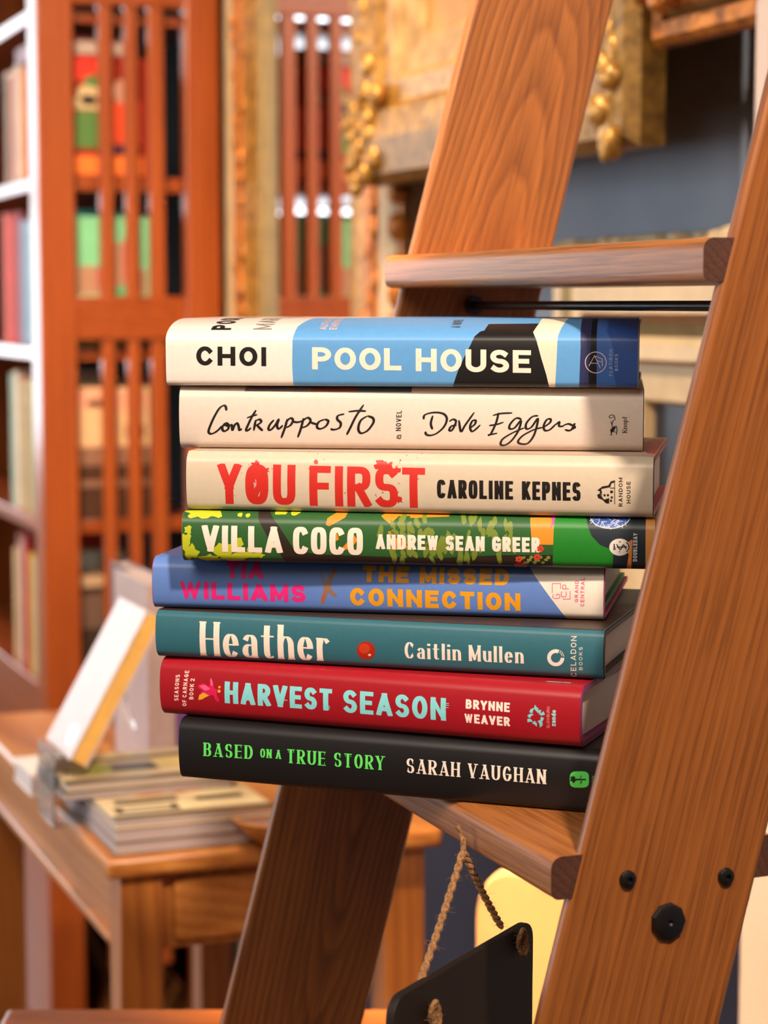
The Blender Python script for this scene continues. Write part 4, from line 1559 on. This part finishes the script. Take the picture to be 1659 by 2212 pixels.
def make_frames():
    R = random.Random(21)
    gold = gilt('old_gilt', '#7a5220', '#c08c3a', .36, .45, 60)
    gold2 = gilt('red_gilt', '#7a3f12', '#cf7f2c', .40, .40, 60)
    dull = gilt('dull_gilt', '#5f4218', '#9c722e', .45, .35, 50)
    pale = gilt('pale_gilt', '#946c38', '#c09a60', .45, .30, 40)
    pink = plain('#b07848', .5, .18, 30)
    crm = plain('#b79b70', .5, .10, 30)
    olive = plain('#7a6436', .6, .15, 30)
    brn = plain('#8a5e38', .55, .15, 30)
    # ---- mirror
    v_m = WALLV - .002
    ub = to_vu(at_v(486, 500, v_m - .078))[1]
    ua = to_vu(at_v(846, 500, v_m - .078))[1]
    za, zb = CAMZ - .42, 2.02
    wl = ub - to_vu(at_v(558, 500, v_m - .078))[1]
    silver = NT('mirror_silver')
    silver.b.inputs['Base Color'].default_value = (.80, .80, .80, 1)
    silver.b.inputs['Metallic'].default_value = 1.0
    silver.b.inputs['Roughness'].default_value = .015
    prof = [(0, .004)] + [(o, h + .048) for o, h in ((0, .024), (.012, .032), (wl * .26, .030), (wl * .34, .026), (wl * .60, .030), (wl * .70, .034), (wl * .93, .026), (wl * .97, .014), (wl, .010))]
    r, hu, H = frame('mirror', 'tall gilt-framed mirror beside the bookcase, reflecting its slats', 'mirror', v_m, ua, ub, za, zb, prof, [crm, pink, gold, olive], [0, 0, 0, 1, 1, 2, 2, 3, 3], .058, silver.m, 'mirror_glass')
    pts = []
    for sgn in (-1, 1):
        z = .05
        while z < H - .05:
            y = sgn * (hu - wl * R.uniform(.30, .62))
            pts.append((-.079, y, z, .006, R.uniform(.006, .014), R.uniform(.008, .018)))
            z += R.uniform(.018, .036)
    carve(r, pts, gold2)
    # ornate outer edge of the near side
    pts = []
    z = .03
    while z < H:
        pts.append((-.068, -hu - .004, z, .018, R.uniform(.008, .018), R.uniform(.010, .022)))
        z += R.uniform(.028, .046)
    carve(r, pts, gold2, 'scrollwork')

    # ---- large gilt picture frame
    vb = WALLV - .090
    vf = vb - .045
    ub = to_vu(at_v(757, 300, vf))[1]
    ua = to_vu(at_v(1352, 300, vf))[1]
    za = at_v(760, 402, vf).z
    zb = za + .92
    bw = (ub - to_vu(at_v(846, 200, vf))[1])
    ochre = NT('ochre_canvas')
    n = ochre.noise(ochre.obj(), 9.0, 5.0, .6)
    ochre.l.new(ochre.ramp(n, [(.25, lin('#85531c')), (.5, lin('#a8752e')), (.72, lin('#b48a48'))]), ochre.b.inputs['Base Color'])
    ochre.b.inputs['Roughness'].default_value = .5
    prof = [(0, .004), (0, .030), (.010, .044), (bw * .36, .052), (bw * .60, .044), (bw * .66, .036), (bw * .84, .036), (bw * .9, .028), (bw * 1.18, .020), (bw * 1.22, .012)]
    r, hu, H = frame('picture_frame', 'large carved gold picture frame with an ochre painting, behind the far ladder stile', 'picture frame', vb, ua, ub, za, zb, prof, [dull, gold, pale], [0, 0, 0, 1, 1, 1, 2, 2, 2], .011, ochre.m, 'canvas')
    pts = []
    for sgn in (-1, 1):
        z = .0
        while z < H:
            y = sgn * (hu - bw * R.uniform(.12, .5))
            q = 1.0 if sgn > 0 else .55
            pts.append((-.046, y, z, .009 * q, R.uniform(.008, .018) * q, R.uniform(.008, .018)))
            z += R.uniform(.02, .035)
        for k in range(22 if sgn > 0 else 5):
            pts.append((-.047, sgn * (hu - R.uniform(0, .10)), R.uniform(0, .11), .012, R.uniform(.006, .02), R.uniform(.006, .018)))
    carve(r, pts, gold)

    # ---- upper right gilt frame
    vf = vb - .045
    ub = to_vu(at_v(1366, 60, vf))[1]
    ua = ub - .62
    za = at_v(1372, 98, vf).z
    bw = .085
    dk = plain('#3a2416', .5, .3, 12)
    prof = [(0, .004), (0, .022), (.006, .028), (.020, .026), (.024, .016), (.030, .034), (bw * .6, .050), (bw * .8, .040), (bw, .014)]
    r, hu, H = frame('picture_frame', 'orange-gold carved picture frame hung high at the upper right', 'picture frame', vb, ua, ub, za, za + .6, prof, [gold2, pale], [0, 0, 0, 0, 1, 0, 1, 0], .013, dk, 'canvas')
    pts = []
    for k in range(34):
        pts.append((-.044, hu - R.uniform(.004, .07), R.uniform(.03, .12), .010, R.uniform(.006, .016), R.uniform(.006, .016)))
    for k in range(26):
        pts.append((-.048, hu - .06 - k * .022, .05 + .006 * sin(k * 1.7), .007, .010, .008))
    carve(r, pts, gold2)

    # ---- cream moulded frame below
    vf = WALLV - .05
    ub = to_vu(at_v(1193, 525, vf))[1]
    ua = ub - .78
    zb = at_v(1300, 523, vf).z
    za = zb - .50
    iw = zb - at_v(1450, 884, vf).z
    navy = plain('#10131f', .35, .2, 8)
    k = iw
    prof = [(0, .004), (0, .036), (.02 * k, .048), (.16 * k, .050), (.24 * k, .044), (.36 * k, .046), (.44 * k, .050), (.50 * k, .036), (.58 * k, .030), (.63 * k, .036), (.72 * k, .038), (.75 * k, .026), (.97 * k, .022), (k, .008)]
    r, hu, H = frame('picture_frame', 'wide cream and olive moulded frame with dark centre, behind the book stack', 'picture frame', WALLV - .002, ua, ub, za, zb, prof, [crm, brn, olive], [0, 0, 0, 2, 0, 0, 1, 2, 0, 0, 1, 0, 0], .009, navy, 'panel')
    pts = []
    u = hu
    while u > -hu:
        big = 1.7 if R.random() < .25 else 1
        pts.append((-.030, u, H + .001, .012, R.uniform(.010, .022), R.uniform(.003, .006) * big))
        u -= R.uniform(.018, .03)
    carve(r, pts, crm, 'crest_carving')

    # ---- small orange wooden frame peeping out behind the far stile
    vf = WALLV - .03
    ub = to_vu(at_v(880, 500, vf))[1]
    za, zb = at_v(866, 620, vf).z, at_v(866, 487, vf).z
    orange = plain('#c07a30', .45, .12, 20)
    frame('picture_frame', 'small plain orange wooden frame peeping out left of the far ladder stile', 'picture frame', WALLV - .002, ub - .20, ub, za, zb, [(0, .004), (0, .026), (.003, .028), (.016, .028), (.018, .010)], [orange], [0] * 4, .009, navy, 'panel')


make_frames()


# ------------------------------------------------------------------ table with books, stool-height bench, chair
TZ = .717


def flat_book(px, py, z, w, l, h, cover, page, label, group, rot=0.0, art=None, loc=None):
    """book lying flat; its near left bottom corner at a photo pixel on height z"""
    p = loc or at_z(px, py, z)
    root = thing('paperback_book', label, 'book', (p[0], p[1], z), ROT + rot, group)
    b = .0011
    MB().box(0, w, 0, l, 0, b).box(0, w, 0, l, h - b, h).box(w - b, w, 0, l, b, h - b).build('cover', plain(cover, .35, .1, 30), root, bevel=.0003)
    MB().box(.001, w - b - .0003, .001, l - .001, b + .0001, h - b - .0001).build('page_block', page, root, smooth=0)
    for k, (c, polys) in enumerate(art or []):
        for i, pl in enumerate(polys):
            a = MB().prism([(x * w, y * l) for x, y in pl], h + .00005, h + .0003 + .0001 * k + .00001 * i, 'z')
            a.build('cover_art', plain(c, .35, .05), root, smooth=0)
    return root


def make_table():
    P = at_z(233, 1886, TZ - .012)
    root = thing('side_table', 'honey pine side table stacked with books, left of the ladder', 'table', (P.x, P.y, 0), ROT)
    W_, L_ = .325, .70
    MB().box(0, W_, 0, L_, TZ - .020, TZ).build('tabletop', PINE, root, bevel=.006, seg=3)
    i = .014
    lw = .040
    for a, b in ((i, i), (W_ - i - lw, i), (i, L_ - i - lw), (W_ - i - lw, L_ - i - lw)):
        MB().box(a, a + lw, b, b + lw, 0, TZ - .0202).build('leg', PINEZ, root, bevel=.002)
    ah = .075
    for a in (i + .006, W_ - i - .024):
        MB().box(a, a + .018, i + lw, L_ - i - lw, TZ - .0202 - ah, TZ - .0202).build('apron', PINE, root, bevel=.0015)
    for b in (i + .010, L_ - i - .028):
        MB().box(i + lw, W_ - i - lw, b, b + .018, TZ - .0202 - ah, TZ - .0202).build('apron', PINEZ, root, bevel=.0015)
    for a in (i - .001, W_ - i - .0075):
        MB().box(a, a + .0085, i + lw, L_ - i - lw, TZ - .0202 - ah - .0005, TZ - .0202 - ah + .009).build('apron_bead', PINE, root, bevel=.003, seg=3)
    d = MB().box(i + lw + .012, W_ - i - lw - .012, i + .004, i + .0098, TZ - .0202 - ah + .008, TZ - .030).build('drawer_front', PINE, root, bevel=.002)
    MB().lathe([(.004, 0), (.005, -.008), (.009, -.013), (.009, -.018), (.003, -.021)], (W_ / 2, i + .004, TZ - .062), 'y', 16).build('drawer_knob', PINEZ, d)
    # --- front stack
    g = 'paperbacks lying on the pine table'
    z = TZ + .0003
    names = ['lowest of the front stack on the pine table', 'middle of the front stack on the pine table']
    base = at_z(250, 1850, TZ)
    u = base
    for k, (h, c) in enumerate(((.0115, '#6b5a4c'), (.0120, '#9a7f6a'))):
        flat_book(0, 0, z, .150, .215, h, c, PAPERG, '%s paperback, %s' % (('dull brown', 'tan')[k], names[k]), g, loc=(base.x, base.y))
        z += h + .0003
    flat_book(0, 0, z, .150, .215, .0085, '#d9c092', PAPERG, 'cream and black illustrated book topping the front stack on the table', g, loc=(base.x, base.y), art=[
        ('#2e2a1c', [rc(.0, .0, 1, .06), rc(.05, .10, .55, .20), rc(.1, .26, .5, .33), rc(.6, .22, .9, .28)]), ('#e8d3a0', [rc(.45, .10, .98, .20), rc(.10, .13, .4, .17), el(.75, .36, .18, .06)]), ('#c9762a', [el(.36, .42, .12, .05), rc(.5, .38, .7, .43)])])
    z += .0088
    o = W(*to_vu(base))
    v, uu = to_vu(base)
    for k, (h, c, lab) in enumerate(((.0075, '#3a342e', 'dark grey book set back on top of the front stack'), (.0070, '#cdb68a', 'green, cream and black illustrated book, highest on the pine table'))):
        p = W(v - .028 + .004 * k, uu + .085 + .003 * k)
        flat_book(0, 0, z, .165, .125, h, c, PAPERG, lab, g, loc=(p.x, p.y), art=None if k == 0 else [
            ('#35301f', [rc(0, 0, 1, .12), rc(.3, .3, .6, .55), rc(.05, .7, .9, .8)]), ('#9aa83c', [el(.2, .45, .14, .22)]), ('#e5c97e', [rc(.6, .35, .98, .68), el(.35, .85, .2, .08)])])
        z += h + .0003
    # white book at the table's left edge
    p = at_z(58, 1722, TZ)
    vv, uw = to_vu(p)
    flat_book(0, 0, TZ + .0003, .060, .085, .023, '#efe3da', pages_mat('white_pages', '#d9c9c4', 2, 1500), 'white book lying by itself at the left table edge', g, loc=(p.x + .004, p.y))
    # shallow wooden dish by the table's near edge
    dp = at_z(612, 1842, TZ)
    t = thing('wooden_dish', 'shallow wooden dish near the table edge, half hidden by the far ladder stile', 'dish', (dp.x, dp.y + .035, TZ + .0003))
    MB().lathe([(.018, 0), (.022, .0005), (.040, .012), (.050, .026), (.0475, .0265), (.038, .015), (.02, .005)], n=36).build('bowl', PINE, t, smooth=50)
    # display book on its acrylic easel
    q = at_depth(150, 1642, 1.945)
    t = thing('display_book', 'white book with yellow page edges propped up at a slant on the table', 'book', q, ROT)
    m = MB()
    hh, ww, tt = .156, .105, .019
    m.box(0, .002, 0, ww, 0, hh).box(tt - .002, tt, 0, ww, 0, hh).box(.002, tt - .002, ww - .002, ww, 0, hh)
    a = m.build('cover', plain('#c2b2ae', .45, .05), t, bevel=.0005)
    b = MB().box(.0023, tt - .0023, .0004, ww - .0025, .001, hh - .001).build('page_block', plain('#e2ad55', .7, .1), t, smooth=0)
    c = MB().prism(el(.03, .02, .012, .010), -.0004, -.0001, 'x').build('round_sticker', plain('#cfe0f2', .3, .05), t, smooth=0)
    for x in (a, b, c):
        x.rotation_euler = (0, radians(29), 0)
    acr = NT('clear_acrylic')
    acr.b.inputs['Base Color'].default_value = (.93, .95, .95, 1)
    acr.b.inputs['Transmission Weight'].default_value = .92
    acr.b.inputs['Roughness'].default_value = .06
    acr.b.inputs['IOR'].default_value = 1.25
    e = thing('book_easel', 'clear acrylic book easel holding the slanted white book', 'easel', (q.x, q.y, TZ), ROT)
    dz = q.z - TZ
    m = MB()
    m.box(-.012, .0, .02, .085, .0005, .003)
    m.build('base_plate', acr.m, e)
    m = MB()
    m.box(-.012, -.0095, .02, .085, .003, dz + .004)
    m.build('front_leg', acr.m, e)
    m = MB()
    m.box(-.012, .010, .02, .085, dz - .0035, dz - .0012)
    m.build('ledge', acr.m, e)
    m = MB()
    x = .019 / cos(radians(29))
    s = tan(radians(29))
    m.prism([(x + .002, dz), (x + .0045, dz), (x + .0045 + s * .11, dz + .11), (x + .002 + s * .11, dz + .11)], .02, .085, 'y')
    m.build('back_rest', acr.m, e)
    m = MB()
    xx = x + .0045 + s * .06
    m.prism([(xx, dz + .06), (xx + .002, dz + .06), (xx + .012, dz + .018), (xx + .010, dz + .018)], .03, .075, 'y')
    m.build('strut', acr.m, e)
    # upright books at the back of the table
    g = 'books standing at the back of the pine table'
    base = at_depth(322, 1690, 2.16)
    vv, uu = to_vu(base)
    for k, (dv, th, h, c, lab) in enumerate(((.0, .030, .205, '#b39a94', 'tall lilac-grey hardback standing at the back of the pine table'), (.0312, .018, .196, '#5e4c48', 'taupe hardback standing behind the lilac-grey one on the table'),
                                             (.0312, .014, .070, '#6a3f86', 'short purple book standing behind the black book of the stack'), (.0460, .014, .072, '#d8c23a', 'short yellow book standing next to the purple one'))):
        r = thing('standing_book', lab, 'book', W(vv + dv, uu + (.145 if k == 1 else 0), TZ + .0004), ROT, g)
        bb = .002
        m = MB().box(0, bb, 0, .14, 0, h).box(th - bb, th, 0, .14, 0, h).box(bb, th - bb, 0, bb, 0, h)
        m.build('cover', plain(c, .45, .08), r, bevel=.0006)
        MB().box(bb + .0003, th - bb - .0003, bb + .0003, .137, .002, h - .003).build('page_block', PAPERG, r, smooth=0)


make_table()


def make_bench():
    z = .687
    a = at_z(14, 2176, z)
    b = at_z(905, 2176, z)
    yb = a.y
    root = thing('wooden_bench', 'low orange-brown wooden bench along the bottom left corner', 'bench', (a.x, yb - .165, 0), 0)
    L = b.x - a.x
    MB().box(0, L, 0, .165, z - .03, z).build('bench_top', wood('bench_wood', '#b5662c', '#99501e', '#6a300d', 'x', ring=40, off=(.05, .05), taper=.02, fig=.6, rough=.45), root, bevel=.005)
    for x in (.02, L - .06):
        for y in (.012, .113):
            MB().box(x, x + .04, y, y + .04, 0, z - .0302).build('leg', PINEZ, root, bevel=.002)
    MB().box(.06, L - .06, .03, .048, z - .09, z - .0302).build('apron', PINEZ, root)
    MB().box(.06, L - .06, .125, .143, z - .09, z - .0302).build('apron', PINEZ, root)


make_bench()


def make_chair():
    p = at_depth(1022, 2060, 1.74)
    q = at_depth(1330, 2060, 1.60)
    d = q - p
    yaw = math.atan2(d.y, d.x)
    wd = sqrt(d.x ** 2 + d.y ** 2)
    zt = at_depth(1150, 1884, 1.68).z
    root = thing('chair', 'cream chair with rounded backrest below the lower ladder tread', 'chair', (p.x, p.y, 0), yaw)
    r = .055
    out = []
    z0 = .40
    for cx, cz, a0 in ((wd - r, zt - r, 0), (r, zt - r, 90)):
        for k in range(9):
            a = radians(a0 + 90 * k / 8)
            out.append((cx + r * cos(a), cz + r * sin(a)))
    out += [(0, z0), (wd, z0)]
    pad = plain('#c79258', .6, .04, 12)
    MB().prism(out, 0, .022, 'y').build('backrest', pad, root, bevel=.006, seg=3)
    MB().box(-.0, wd, .0225, .13, .36, .41).build('seat', pad, root, bevel=.01, seg=3)
    lg = plain('#7a4a22', .4, .1)
    for x in (.004, wd - .03):
        for y in (.024, .10):
            MB().box(x, x + .024, y, y + .024, 0, .3598).build('leg', lg, root, bevel=.003)


make_chair()
